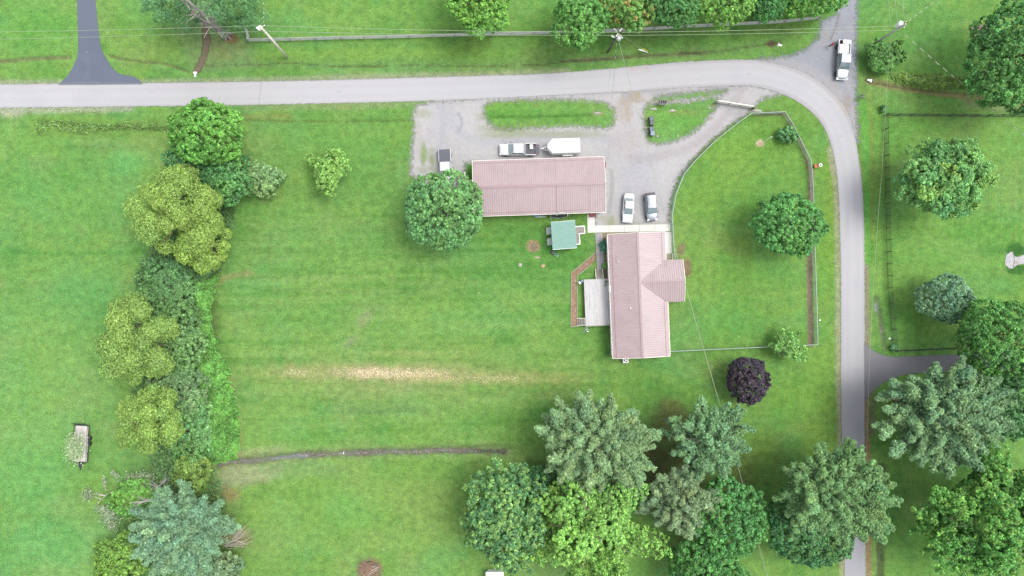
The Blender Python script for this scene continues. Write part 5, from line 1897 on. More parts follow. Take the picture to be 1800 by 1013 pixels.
# ================================================================ FENCES
m_rail = mat('mint_pvc_rail', A(226, 250, 230), .5, var=.08)
m_chain = mat('galvanised_chain_link', A(196, 222, 202), .5, .0, var=.1)
m_darkwire = mat('dark_fence_wire', (.035, .04, .035), .6, var=.2)
m_darkpost = mat('dark_fence_post', (.045, .042, .036), .85, var=.25)
m_boards = mat('silvered_boards', (.42, .43, .39), .9, var=.25, scale=2.5, bump=.4)


def along(pts, step, z=0.0):
    out = []
    for a, b in zip(pts[:-1], pts[1:]):
        n = max(1, round((b - a).length / step))
        for i in range(n):
            out.append(a.lerp(b, i / n))
    out.append(pts[-1])
    return out


def mesh_fence(name, label, top_px, h, step, m_w, m_p, m_r, diag=True, pitch=.11, wire=.011, post_r=.032, wood=False):
    pts = [Vector(W(p[0], p[1], h) + (0,)) for p in top_px]
    o = pts[0].copy()
    t = thing(name, label, 'fence', o)
    pts = [p - o for p in pts]
    for i, p in enumerate(along(pts, step)):
        m_ = MB()
        if wood:
            m_.box((p.x, p.y, h / 2 + .03), (.09, .09, h + .06))
        else:
            m_.tube([(p.x, p.y, 0), (p.x, p.y, h + .03)], post_r, 7)
        m_.build('post', m_p, t)
    if m_r:
        m_ = MB()
        for a, b in zip(pts[:-1], pts[1:]):
            m_.tube([(a.x, a.y, h), (b.x, b.y, h)], .05, 6)
        m_.build('top_rail', m_r, t)
    V, F = [], []

    def wseg(p, q, r=wire / 2):
        d = (q - p).normalized()
        u = d.orthogonal().normalized()
        w_ = d.cross(u)
        k = len(V)
        for c in (p, q):
            for j in range(3):
                a_ = j * 2.094
                V.append(tuple(c + (u * math.cos(a_) + w_ * math.sin(a_)) * r))
        for j in range(3):
            F.append((k + j, k + (j + 1) % 3, k + 3 + (j + 1) % 3, k + 3 + j))
    up = Vector((0, 0, 1))
    for a, b in zip(pts[:-1], pts[1:]):
        ln = (b - a).length
        d = (b - a) / ln
        hh = h - .05
        if diag:
            n = int((ln + hh) / pitch)
            for sgn in (1, -1):
                for i in range(n):
                    s0 = -hh + i * pitch
                    x0, z0, x1, z1 = s0, 0.0, s0 + hh, hh
                    if x0 < 0:
                        z0 -= x0
                        x0 = 0.0
                    if x1 > ln:
                        z1 -= x1 - ln
                        x1 = ln
                    if x1 - x0 < .03:
                        continue
                    if sgn < 0:
                        x0, x1 = ln - x0, ln - x1
                    wseg(a + d * x0 + up * (z0 + .03), a + d * x1 + up * (z1 + .03))
        else:
            for i in range(int(hh / pitch) + 1):
                wseg(a + up * (.05 + i * pitch), b + up * (.05 + i * pitch), wire * (1.4 if i in (0, int(hh / pitch)) else .5))
            for i in range(int(ln / (pitch * 1.3))):
                wseg(a + d * i * pitch * 1.3 + up * .04, a + d * i * pitch * 1.3 + up * hh)
    me = bpy.data.meshes.new('wire_mesh')
    me.from_pydata(V, [], F)
    link('wire_mesh', me, m_w, t)
    return t


mesh_fence('chain_link_fence', 'chain link fence with pale mint top rail enclosing the side yard of the house',
           [(1187, 455), (1185.5, 440), (1182.5, 392), (1182, 378), (1185, 362), (1188, 343), (1203, 306), (1222, 283), (1258, 247), (1300, 214), (1322, 199), (1381, 196.5), (1393, 216), (1426, 282), (1430, 330), (1434, 470), (1438, 606), (1412, 607.5), (1180, 618)],
           1.2, 2.6, m_chain, m_rail, m_rail, pitch=.10, wire=.013)
mesh_fence('wire_fence', 'dark wire fence on wooden posts around the right-hand lawn', [(1812, 201), (1700, 201), (1563, 199), (1563, 250), (1567, 400), (1570, 506), (1575, 560), (1579, 618), (1692, 613)],
           1.45, 1.95, m_darkwire, m_darkpost, None, diag=False, pitch=.14, wire=.016, wood=True)


def board_fence(name, label, px, h, step, rows):
    pts = [Vector(W(p[0], p[1], h * .55) + (0,)) for p in px]
    o = pts[0].copy()
    t = thing(name, label, 'fence', o)
    pts = [p - o for p in pts]
    ps = along(pts, step)
    rr_ = random.Random(11)
    for p in ps:
        m_ = MB()
        m_.box((p.x, p.y - .09, h / 2 + .04), (.14, .12, h + .08))
        m_.build('post', m_greywood, t)
    for a, b in zip(ps[:-1], ps[1:]):
        m_ = MB()
        for k in range(rows):
            z = .2 + k * (h - .25) / (rows - 1)
            d = Vector((0, 0, rr_.uniform(-.025, .025)))
            m_.bar(a + Vector((0, 0, z)) + d, b + Vector((0, 0, z)) - d, .035, .17, up=(0, 0, 1))
        m_.build('board_panel', m_boards, t)
    return t


board_fence('board_fence', 'long weathered grey board fence behind the lane', [(433, 50), (436.5, 70.5), (510, 69), (600, 66.5), (680, 65), (800, 61.5), (900, 59), (980, 57), (1060, 54), (1150, 50), (1200, 46.5), (1290, 42.5), (1380, 37.5), (1440, 31)], 1.3, 3.3, 5)

# cream gate across the yard's second entrance
a_, b_ = Vector(W(1261, 178.5, .65) + (0,)), Vector(W(1323, 188.5, .65) + (0,))
t = thing('farm_gate', 'cream painted board gate standing across the curved gravel entrance', 'gate', (a_ + b_) / 2)
c_ = (a_ + b_) / 2
for z in (.3, .66, 1.02):
    m_ = MB()
    m_.bar(a_ - c_ + Vector((0, 0, z)), b_ - c_ + Vector((0, 0, z)), .12, .30)
    m_.build('board', m_cream, t, bevel=.01)
for q in (0, .33, .66, 1):
    p = a_.lerp(b_, q) - c_
    m_ = MB()
    m_.box((p.x, p.y - .07, .62), (.1, .07, 1.2))
    m_.build('upright', m_palewood, t)
for p, lb in ((a_ + Vector((-.25, -.1, 0)), 'weathered gate post at the left end of the cream gate'), (b_ + Vector((.15, -.2, 0)), 'brown gate post at the right end of the cream gate')):
    m_ = MB()
    m_.tube([(0, 0, 0), (0, 0, 1.25), (0, 0, 1.3)], [.13, .12, .06], 9)
    o = m_.build('gate_post', m_bark_grey if lb[0] == 'w' else m_bark, None, smooth=False)
    o.location = p
    tag(o, lb, 'post')

# ================================================================ POLES AND CABLES
m_polepale = mat('pale_pole_wood', (.56, .54, .46), .85, var=.12, scale=2)
m_poledark = mat('dark_pole_wood', (.10, .085, .07), .9, var=.25, scale=2)
m_polegrey = mat('grey_pole_wood', (.33, .335, .30), .9, var=.2, scale=2)
m_can = mat('pale_transformer_paint', (.62, .63, .62), .4, var=.06)


def pole(label, base_px, top_px, h, m_, r=.17):
    b = W3(*base_px)
    tp = W3(top_px[0], top_px[1], h) - b
    t = thing('utility_pole', label, 'utility pole', b)
    m = MB()
    m.tube([(0, 0, -.2), tp * .5, tp], [r, r * .85, r * .68], 10)
    m.build('post', m_, t, smooth=True)
    return t, b, tp


def crossarm(t, tp, z, ang, ln, m_):
    m = MB()
    c = tp * (z / tp.z)
    d = Vector((math.cos(ang), math.sin(ang), 0))
    m.bar(c - d * ln / 2, c + d * ln / 2, .11, .12)
    m.build('crossarm', m_, t)
    for q in (-.45, .45):
        m = MB()
        p = c + d * ln * q
        m.lathe([(.03, .05), (.07, .1), (.05, .16), (.07, .2), (.03, .26)], 8, p)
        m.build('insulator', m_white, t)


def transformer(t, p, r=.30, hgt=.95):
    m = MB()
    m.lathe([(r * .9, 0), (r, .05), (r, hgt - .08), (r * .9, hgt), (r * .3, hgt + .04)], 16, p)
    o = m.build('transformer', m_can, t, smooth=True)
    for q in (-1, 1):
        m = MB()
        m.lathe([(.05, hgt), (.09, hgt + .08), (.05, hgt + .16), (.02, hgt + .26)], 8, p + Vector((q * r * .5, .05, 0)))
        m.build('bushing', m_white, o)


t1, B1, T1 = pole('pale bleached utility pole leaning in view beside the board fence', (505, 101), (457, 46), 12.4, m_polepale, .2)
crossarm(t1, T1, 12.1, .3, 1.3, m_polepale)
m = MB()
m.lathe([(.2, 0), (.24, .1), (.24, .5), (.1, .6)], 12, T1 * .93 + Vector((-.35, -.1, 0)))
m.build('lightning_arrester', m_white, t1)
m = MB()
m.tube([T1 * .93, T1 * .93 + Vector((1.1, -.35, .1)), T1 * .93 + Vector((1.2, -.7, 0)), T1 * .9 + Vector((.4, -.7, 0))], .03, 5)
m.build('jumper_wire', m_wirec, t1)
t2, B2, T2 = pole('dark utility pole with round transformer and crossed arms in front of the orange-topped tree', (1068, 92), (1088.5, 56.5), 9.2, m_poledark)
crossarm(t2, T2, 8.9, .95, 1.5, m_polepale)
crossarm(t2, T2, 8.5, 2.3, 1.9, m_polegrey)
transformer(t2, T2 * .80 + Vector((.28, -.42, 0)), .32)
m = MB()
m.bar(T2 * .74, T2 * .74 + Vector((-.7, .15, 0)), .08, .08)
m.bar(T2 * .70, T2 * .70 + Vector((-.6, .5, 0)), .08, .08)
m.build('bracket', m_galv, t2)
t3, B3, T3 = pole('grey utility pole with white transformer above the wild bush', (1532, 80), (1592, 42.5), 9.2, m_polegrey)
crossarm(t3, T3, 8.9, 1.2, 1.0, m_brickred)
transformer(t3, T3 * .80 + Vector((-.2, .42, 0)), .36, 1.1)


def cable(name, label, pts, r=.028, mats=None, bands=0.0, n=40):
    """cable sagging through the given points; bands: length of the light and dark stretches of a twisted cable"""
    P = []
    for a, b, sag in pts:
        a, b = Vector(a), Vector(b)
        k = n if not bands else max(n, int((b - a).length / bands))
        for i in range(k + 1):
            q = i / k
            P.append(a.lerp(b, q) - Vector((0, 0, 4 * sag * q * (1 - q))))
    o = P[0].copy()
    P = [p - o for p in P]
    m = MB()
    if bands:
        for i in range(len(P) - 1):
            m.tube([P[i], P[i + 1]], r * (1.35 if i % 2 else .5), 5, mi=i % 2, caps=False)
    else:
        m.tube(P, r, 5)
    ob = m.build('cable' if not name else name, mats or m_wirec, fix=False)
    ob.location = o
    return tag(ob, label, 'cable')


def top(t, B_, T_, f, dx=0.0, dy=0.0):
    return B_ + T_ * f + Vector((dx, dy, 0))


far1, far2 = W3(-420, 57.5, 12.3), W3(-420, 74, 11.2)
cable('power_line', 'upper power line running left from the pale pole above the asphalt driveway', [(far1, top(t1, B1, T1, .99, -.2, .1), .9)])
cable('power_line', 'lower power line running left from the pale pole above the asphalt driveway', [(far2, W3(462, 55, 11.1), .9)])
cable('power_line', 'upper power line from the pale pole to the transformer pole', [(top(t1, B1, T1, .99, .2, .1), W3(1085, 57, 9.1), .5)])
cable('power_line', 'lower power line from the pale pole to the transformer pole', [(W3(462, 55, 11.1), W3(1082, 62.5, 8.4), .5)])
cable('power_line', 'upper power line from the transformer pole across the gravel turning', [(W3(1092, 57, 9.1), W3(1575, 46, 8.8), .35)])
cable('power_line', 'lower power line from the transformer pole across the gravel turning', [(W3(1090, 62.5, 8.4), W3(1572, 53, 8.0), .35)])
for x0, x1, y1, z, lb in ((1563, 1566, 50, 6.6, 'leftmost cable going up out of view from the grey pole'), (1572, 1578, 43, 8.6, 'middle cable going up out of view from the grey pole'), (1586, 1590.5, 40, 9.1, 'rightmost plain cable going up out of view from the grey pole')):
    cable('power_line', lb, [(W3(x0 - 8, -160, z), W3(x1, y1, z), .3)])
m_tw = [m_blackplastic, m_wirec]
cable('service_cable', 'dashed-looking twisted cable going up right from the grey pole', [(W3(1592, 41, 8.8), W3(1790, -110, 7.5), .4)], r=.04, mats=m_tw, bands=1.15)
cable('service_cable', 'dashed-looking twisted cable crossing the lawn from the grey pole to the right edge', [(W3(1583, 55, 8.2), W3(1860, 284, 6.0), .4)], r=.04, mats=m_tw, bands=1.15)
cable('phone_line', 'thin line running down beside the lane from the grey pole', [(W3(1567, 58, 6.4), W3(1551, 290, 6.0), .2), (W3(1551, 290, 6.0), W3(1530, 600, 5.8), .2), (W3(1530, 600, 5.8), W3(1518, 1100, 5.8), .3)], r=.022)
cable('guy_wire', 'taut guy wire from the grey pole down into the wild bush', [(W3(1583, 55, 7.9), W3(1528, 117, .1), 0)], r=.022)
cable('service_cable', 'long cable from the transformer pole over the house and out at the bottom', [(W3(1087, 70, 7.6), W3(1205.5, 505, 6.2), .5), (W3(1205.5, 505, 6.2), W3(1300, 830, 6.4), .15), (W3(1300, 830, 6.4), W3(1375, 1110, 6.6), .1)], r=.034)
cable('phone_line', 'faint thin line beside the long cable south of the house', [(W3(1208, 512, 4.5), W3(1290, 790, 5.6), .2), (W3(1290, 790, 5.6), W3(1372, 1110, 6.0), .2)], r=.012)
cable('service_cable', 'twisted cable from the transformer pole to the long building', [(W3(1084, 70, 7.4), W3(1068, 286, 3.1), .5)], r=.026, mats=m_tw, bands=1.5)
cable('service_cable', 'dashed cable going up out of view from the pale pole', [(W3(463, 45, 12), W3(459, -120, 11), .4)], r=.03, mats=m_tw, bands=1.2)
cable('guy_wire', 'taut guy wire from the transformer pole to the white ground marker', [(W3(1092, 61, 8.6), W3(1138, 92, .2), 0)], r=.018)
m = MB()
m.tube([(0, 0, .05), Vector(W3(1123.5, 87.2, 2.0)) - W3(1138, 92)], .09, 8)
o = m.build('guy_marker', m_white)
o.location = W3(1138, 92)
tag(o, 'white tube marker leaning at the foot of the guy wire', 'marker')
m = MB()
m.tube([(0, 0, .1), (W3(1092, 61, 8.6) - W3(1138, 92)) * .20], .06, 8)
o = m.build('guy_guard', mat('yellow_plastic', (.5, .42, .03), .5, var=.1))
o.location = W3(1138, 92) + Vector((.05, .05, 0))
tag(o, 'yellow plastic guard on the guy wire of the transformer pole', 'guy guard')

# ================================================================ SMALL THINGS ON THE GROUND
def bin_(px, py, label, lidm, rz=0.0):
    t = thing('wheelie_bin', label, 'bin', W3(px, py), rz, 'bins beside the gravel entrance')
    m = MB()
    m.box((0, 0, .5), (.52, .56, .86), top=(1.12, 1.12))
    m.build('bin_body', m_blackplastic, t, bevel=.03)
    m = MB()
    m.box((0, 0, .97), (.64, .68, .07))
    m.bar((-.28, .36, .98), (.28, .36, .98), .05, .05)
    m.build('lid', lidm, t, bevel=.025)
    for s_ in (-1, 1):
        m = MB()
        m.lathe([(.03, -.03), (.12, -.03), (.12, .03), (.03, .03)], 12, (s_ * .27, .3, .12), 'X')
        m.build('wheel', m_black, t)
    return t


bin_(1143, 211, 'top wheelie bin of the row, lid dark grey, nearest the mailboxes', mat('bin_lid_grey', (.06, .07, .085), .5, var=.1), .05)
bin_(1144, 218.5, 'black wheelie bin just below the top one of the row', mat('bin_lid_black', (.045, .05, .06), .5, var=.1), -.04)
bin_(1143.5, 229.5, 'blue-black wheelie bin just above the pale blue lid', mat('bin_lid_navy', (.055, .075, .10), .5, var=.1), .1)
bin_(1145, 237, 'wheelie bin with slate blue lid, lowest of the row', m_greyplastic, -.06)


def mailbox(px, py, label, m_, z=1.0, rz=0.0, group=None):
    p = W3(px, py, z + .1)
    t = thing('mailbox', label, 'mailbox', (p.x, p.y, z), rz, group)
    m = MB()
    sec = [(-.1, 0), (.1, 0), (.1, .12)] + [(.1 * math.cos(a), .12 + .1 * math.sin(a)) for a in np.linspace(.4, PI - .4, 5)] + [(-.1, .12)]
    m.loft([[(x, -.27, zz) for x, zz in sec], [(x, .27, zz) for x, zz in sec]])
    m.build('box', m_, t)
    m = MB()
    m.box((0, -.28, .1), (.19, .02, .18))
    m.build('door', m_white if group else m_, t)
    m = MB()
    m.box((.12, -.05, .2), (.02, .04, .2))
    m.build('flag', m_tail, t)
    return t


for i, lb in enumerate(('leftmost of the four black mailboxes above the grass island', 'second black mailbox from the left above the grass island', 'third black mailbox from the left above the grass island', 'rightmost of the four black mailboxes above the grass island')):
    mailbox(1159.5 + i * 3.9, 180, lb, m_blackplastic, group='mailboxes above the grass island')
c_ = W3(1165.3, 180, 1)
t = thing('mailbox_rack', 'low timber rack carrying the four black mailboxes', 'rack', (c_.x, c_.y, 0))
m = MB()
m.bar((-.75, 0, .95), (.75, 0, .95), .3, .06)
m.build('plank', m_greywood, t)
for x in (-.6, .6):
    m = MB()
    m.box((x, 0, .46), (.1, .1, .92))
    m.build('post', m_greywood, t)
m_mb = mat('dull_grey_mailbox', (.10, .105, .11), .5, .3, var=.15)
for y, lb in ((166.5, 'upper grey mailbox on the verge below the silver pickup'), (171.5, 'lower grey mailbox on the verge below the silver pickup')):
    q = mailbox(1516.5, y, lb, m_mb, rz=PI / 2, z=1.0)
    m = MB()
    m.box((0, 0, -.5), (.09, .09, 1.0))
    m.build('post', m_greywood, q)

m_stone = mat('pale_limestone', (.30, .285, .25), .9, var=.2, scale=4, bump=.6)


def rock(px, py, rx, ry, h, label, m_=None, seed=0, rz=0.0):
    rng = np.random.default_rng(seed + 900)
    b = bmesh.new()
    bmesh.ops.create_icosphere(b, subdivisions=2, radius=1)
    for v_ in b.verts:
        k = 1 + .22 * math.sin(v_.co.x * 3 + seed) * math.cos(v_.co.y * 4 + 2 * seed) + rng.normal(0, .06)
        v_.co = Vector((v_.co.x * rx * k, v_.co.y * ry * k, max(v_.co.z, -.3) * h * k))
    me = bpy.data.meshes.new('rock')
    b.to_mesh(me)
    b.free()
    o = link('rock', me, m_ or m_stone)
    o.location = W3(px, py)
    o.rotation_euler.z = rz
    return tag(o, label, 'rock')


rock(1148.5, 192, .62, .2, .22, 'long pale flat rock in the grass island below the mailboxes', seed=1)
rock(1182, 194.5, .55, .22, .22, 'pale flat rock in the middle of the curved grass island', seed=2)
rock(1155, 240, .22, .2, .25, 'pale rock just right of the lowest wheelie bin', seed=3)
rock(1191, 239, .16, .22, .22, 'small pointed pale rock at the lower edge of the curved grass island', seed=4)
rock(1136.5, 211, .22, .2, .25, 'pale rock left of the top wheelie bin', seed=5)
rock(1135.5, 225, .2, .22, .25, 'pale rock left of the gap between the bins', seed=6)
rock(1137.5, 231.5, .25, .2, .25, 'pale rock left of the lower wheelie bins', seed=7)
rock(1050, 199, .62, .14, .18, 'pale driftwood-like rock in the long grass island', seed=8, rz=.05)
rock(1330, 195, .9, .22, .2, 'flat pale rock at the foot of the brown gate post', seed=9, rz=-.05)
rock(1247, 190, .35, .1, .12, 'small flat pale rock left of the cream gate', seed=10)
rock(914.5, 466, .30, .36, .16, 'round pale stone in the lawn left of the bark path', seed=11)
rock(954.5, 468, .36, .34, .18, 'round yellowish stone in the lawn below the fire ring', mat('yellow_stone', (.29, .23, .12), .9, var=.2, scale=4), seed=12)
rock(944.5, 453, .45, .22, .1, 'flat tan stone just under the fire ring', mat('tan_stone', (.27, .215, .15), .9, var=.2, scale=4), seed=13)
rock(1441, 563, .14, .14, .14, 'small white stone outside the yard fence', m_white, seed=15)
rock(1563.5, 595.5, .16, .15, .18, 'small white stone by the dark wire fence', m_white, seed=16)
rock(604, 796.5, .06, .22, .08, 'thin white stone lying across the wet gully', m_white, seed=17, rz=-.1)


def culvert(px, py, label, rz, sc=1.0):
    """white flared culvert mouth: pipe stub with a splayed skirt"""
    t = thing('culvert_mouth', label, 'culvert', W3(px, py), rz)
    n = 14
    R = []
    for x, r, cut in ((-.7, .28, 0), (0, .28, 0), (.2, .36, .05), (.55, .55, .4)):
        ring = []
        for k in range(n + 1):
            a = PI * k / n
            ring.append((x * sc, r * math.cos(a) * sc, max(.02, (r * math.sin(a) + .02 - cut * .35)) * sc))
        R.append(ring)
    m = MB()
    m.loft(R, closed=False, caps=False)
    m.build('pipe', m_white, t, smooth=True, fix=False).modifiers.new('thick', 'SOLIDIFY').thickness = .06
    m = MB()
    m.box((.52 * sc, 0, .02), (.12, 1.05 * sc, .05))
    m.build('sill', m_white, t)
    return t


culvert(343, 131, 'white culvert mouth at the end of the brown dirt path by the lane', PI / 2, .62)
culvert(1370.5, 79.5, 'white culvert mouth above the muddy pool near the gravel turning', PI * .9, .5)
culvert(1528, 141.5, 'white culvert mouth at the head of the ditch below the wild bush', -.2, .6)

# yard pieces
t = thing('flag_pole', 'tall thin white pole standing in a bare patch of the fenced yard', 'pole', W3(1339, 251))
m = MB()
m.tube([(0, 0, 0), (0, 0, 4.1)], [.06, .045], 8)
m.build('pole_shaft', m_white, t)
m = MB()
m.lathe([(.02, 4.08), (.08, 4.14), (.02, 4.22)], 10)
m.build('ball_cap', m_white, t)
t = thing('plant_pot', 'small rust red pot on the verge just outside the yard fence', 'pot', W3(1432.5, 292.5))
m = MB()
m.lathe([(.2, 0), (.3, .42), (.33, .42), (.33, .5), (.27, .5), (.25, .4)], 16)
m.build('pot', mat('terracotta', (.34, .10, .05), .8, var=.2), t)
t = thing('hoop', 'white ring lying on the verge between the red pot and the lane', 'ring', W3(1442, 290.5))
m = MB()
m.tube([(.22 * math.cos(a), .22 * math.sin(a), .08) for a in np.linspace(0, 2 * PI, 25)], .06, 8, caps=False)
m.build('ring', m_white, t, smooth=True)

# round trampoline leaning on the long building
p = GL(3.05, -4.42)
t = thing('trampoline', 'round black trampoline with pale rim leaning on the long building', 'trampoline', p, GR)
tilt = Matrix.Rotation(math.radians(79), 4, 'X')
C0 = Vector((0, -.0, 1.42))
m = MB()
m.tube([C0 + tilt.to_3x3() @ Vector((1.42 * math.cos(a), 1.42 * math.sin(a), 0)) for a in np.linspace(0, 2 * PI, 41)], .055, 8, caps=False)
m.build('rim', m_galv, t, smooth=True)
m = MB()
m.loft([[C0 + tilt.to_3x3() @ Vector((1.3 * math.cos(a), 1.3 * math.sin(a), z)) for a in np.linspace(0, 2 * PI, 33)[:-1]] for z in (-.01, .01)])
m.build('mat', m_blackplastic, t)
for a in (.5, 1.9, 3.6, 5.2):
    m = MB()
    q = C0 + tilt.to_3x3() @ Vector((1.42 * math.cos(a), 1.42 * math.sin(a), 0))
    m.tube([q, q + tilt.to_3x3() @ Vector((0, 0, .45))], .035, 6)
    m.build('leg', m_galv, t)
# white slatted lounger with a blue end
t = thing('lounger', 'narrow white slatted lounger with a blue head end below the long building', 'lounger', W3(949.5, 378.8), math.radians(2))
m = MB()
for y in (-.28, .28):
    m.bar((-.75, y, .3), (.95, y, .3), .06, .05)
m.build('frame', m_white, t)
m = MB()
for i in range(6):
    m.box((-.35 + i * .2, 0, .34), (.11, .5, .03))
m.build('slats', m_greyplastic, t)
m = MB()
m.box((-.72, 0, .38), (.42, .56, .07))
m.build('head_cushion', mat('bright_blue_fabric', (.09, .22, .50), .7, var=.1), t, bevel=.03)
for x in (-.6, .85):
    for y in (-.26, .26):
        m = MB()
        m.box((x, y, .14), (.05, .05, .28))
        m.build('leg', m_white, t)
# at the east end of the long building
t = thing('cupboard', 'dark red metal cupboard against the gravel end of the long building', 'cupboard', GL(10.25, 3.2), GR)
m = MB()
m.box((0, 0, .8), (.6, .8, 1.6))
m.build('body', m_brickred, t, bevel=.02)
m = MB()
m.box((0, 0, 1.63), (.68, .88, .05))
m.build('top', m_brickred, t)


def ac_unit(name, label, loc, rz, s=1.0, m_=None):
    t = thing(name, label, 'air conditioner', loc, rz)
    m = MB()
    m.box((0, 0, .4 * s), (.85 * s, .85 * s, .8 * s))
    m.build('cabinet', m_ or m_can, t, bevel=.03)
    m = MB()
    m.lathe([(.02, .80 * s), (.33 * s, .80 * s), (.33 * s, .83 * s), (.02, .83 * s)], 20)
    m.build('fan_opening', m_black, t)
    m = MB()
    for k in range(3):
        a = k * 2.094
        m.bar((0, 0, .845 * s), (math.cos(a) * .30 * s, math.sin(a) * .30 * s, .845 * s), .15 * s, .015)
    m.lathe([(.01, .83 * s), (.09 * s, .83 * s), (.09 * s, .87 * s), (.01, .87 * s)], 12)
    m.build('fan', m_can, t)
    return t


ac_unit('air_conditioner', 'white air conditioner with dark round fan at the south end of the house', HL(-2.1, -10.15), HR)
ac_unit('air_conditioner', 'small dark grey air conditioner against the gravel end of the long building', GL(10.35, -1.25), GR, .75, m_mb)
t = thing('bench', 'long white bench against the gravel end of the long building', 'bench', GL(10.22, .75), GR)
m = MB()
m.box((0, 0, .45), (.4, 2.9, .06))
m.build('seat', m_white, t)
m = MB()
m.box((-.2, 0, .7), (.05, 2.9, .4))
m.build('backrest', m_white, t)
for y in (-1.3, 1.3):
    m = MB()
    m.box((0, y, .21), (.36, .06, .42))
    m.build('leg', m_white, t)
# frames against the shed's west wall
for ly, lb in ((.95, 'dark slatted frame leaning on the shed, the upper one'), (-.75, 'dark slatted frame leaning on the shed, the lower one')):
    t = thing('ladder', lb, 'ladder', SL(-2.2, ly), SR)
    for y in (-.6, .6):
        m = MB()
        m.bar((-.32, y, .02), (.33, y, 1.5), .06, .05)
        m.build('side_rail', m_blackplastic, t)
    for k in range(6):
        q = (k + .6) / 6
        m = MB()
        m.bar((-.32 + .65 * q, -.6, .02 + 1.48 * q), (-.32 + .65 * q, .6, .02 + 1.48 * q), .07, .04)
        m.build('rung', m_galv, t)
t = thing('push_mower', 'small mower with blue handle at the lower corner of the shed', 'mower', SL(-1.75, -2.45), SR - .7)
m = MB()
m.box((0, 0, .22), (.5, .5, .18))
m.build('deck', m_blackplastic, t, bevel=.05)
m = MB()
m.bar((.2, -.15, .3), (.95, -.15, .95), .05, .04)
m.bar((.2, .15, .3), (.95, .15, .95), .05, .04)
m.bar((.95, -.2, .95), (.95, .2, .95), .06, .05)
m.build('handle', mat('pale_blue_metal', (.22, .26, .40), .5, var=.1), t)
for x in (-.2, .2):
    for y in (-.28, .28):
        m = MB()
        m.lathe([(.02, -.03), (.11, -.03), (.11, .03), (.02, .03)], 10, (x, y, .11), 'Y')
        m.build('wheel', m_black, t)
# antenna lying below the deck, and things along the south-west wall
t = thing('antenna', 'thin metal antenna frame lying on the lawn below the deck', 'antenna', W3(1030, 579))
m = MB()
m.tube([(-.65, -.75, .1), (.15, .25, .35), (.05, .8, .5)], .035, 6)
m.build('mast', m_chrome, t)
m = MB()
for p, q in (((-.35, .25, .3), (.35, -.4, .4)), ((-.2, .4, .35), (.45, -.15, .4)), ((.05, -.3, .35), (.45, -.4, .3))):
    m.tube([p, q], .028, 6)
m.build('rods', m_chrome, t)
t = thing('grill', 'small white and blue gas grill at the upper left corner of the deck', 'grill', HL(-8.45, 2.55), HR + .6)
m = MB()
m.box((0, 0, .55), (.55, .4, .5))
m.lathe([(.05, .78), (.24, .8), (.2, .95), (.05, 1.0)], 12)
m.build('body', m_greyplastic, t, bevel=.03)
m = MB()
m.box((-.42, 0, .72), (.3, .38, .03))
m.build('side_shelf', m_white, t)
for x in (-.2, .2):
    m = MB()
    m.box((x, 0, .16), (.04, .34, .32))
    m.build('leg', m_galv, t)
broadleaf('bush', 'large-leaved dark plant in the bed between walkway and house', 1060, 432, 5.5, 9, .45, (.06, .19, .10), cat='bush', rc=.22, leaf=.34, bumps=8, bump=.4, trunk_r=.03, leaf_n=12)
broadleaf('bush', 'small bright green bush in the bed at the top of the deck steps', 1064, 468, 5, 5.5, .4, (.13, .27, .06), cat='bush', rc=.18, leaf=.2, bumps=8, bump=.35, trunk_r=.03)
broadleaf('bush', 'small weedy bush in the lower corner of the dark wire fence', 1571.5, 611, 5.5, 6, .5, (.11, .25, .11), cat='bush', rc=.2, leaf=.2, bumps=8, bump=.4, trunk_r=.03)
broadleaf('bush', 'small weedy bush at the upper corner of the dark wire fence', 1553, 191, 5, 7, .5, (.08, .20, .07), cat='bush', rc=.2, leaf=.2, bumps=8, bump=.4, trunk_r=.03)

# masonry steps under the big corner tree, tan platform under the pale pine
t = thing('stone_steps', 'weathered brown and white stone steps half under the corner tree', 'steps', W3(1721, 54), math.radians(9))
m_old = mat('mossy_masonry', (.20, .15, .115), .9, var=.3, scale=2.5, col2=(.29, .28, .20), bump=.5)
for (x, y, sx, sy, z) in ((0, -.1, 2.6, 1.55, .3), (.12, .18, 2.2, .95, .6)):
    m = MB()
    m.box((x, y, z / 2), (sx, sy, z))
    m.build('step', m_old, t, bevel=.04)
m = MB()
m.box((.05, .2, .63), (.95, .8, .06))
m.build('slab', mat('reddish_slab', (.19, .13, .12), .9, var=.3, scale=3), t, bevel=.02)
t = thing('plywood_platform', 'tan plywood platform half under the large pale pine', 'platform', W3(1569, 696), math.radians(-4))
m = MB()
m.box((0, 0, .42), (1.6, 1.15, .07))
m.build('top', m_tanwood, t, bevel=.01)
for x in (-.7, .7):
    for y in (-.5, .5):
        m = MB()
        m.box((x, y, .19), (.1, .1, .38))
        m.build('leg', m_greywood, t)
t = thing('fallen_pole', 'pale bare pole lying under the large pale pine', 'pole', W3(1566, 701))
m = MB()
m.tube([(-1.0, .35, .1), (0, 0, .18), (1.8, -.5, .1)], [.05, .075, .06], 7)
m.build('pole_shaft', m_bleached, t)
t = thing('downspout_block', 'small white block with a pale board beside the tan platform', 'block', W3(1549, 701), -.3)
m = MB()
m.box((0, 0, .14), (.6, .34, .28))
m.build('block', m_white, t, bevel=.03)
m = MB()
m.bar((-.35, .3, .05), (.05, .18, .3), .14, .04)
m.build('board', m_palewood, t)

# white stone patio at the right edge
pts_ = [(1767, 458), (1769, 449), (1775, 444), (1780, 443), (1783, 450), (1790, 452), (1802, 448), (1850, 444), (1850, 472), (1806, 464), (1794, 465), (1786, 467), (1780, 472), (1773, 471), (1768, 466)]


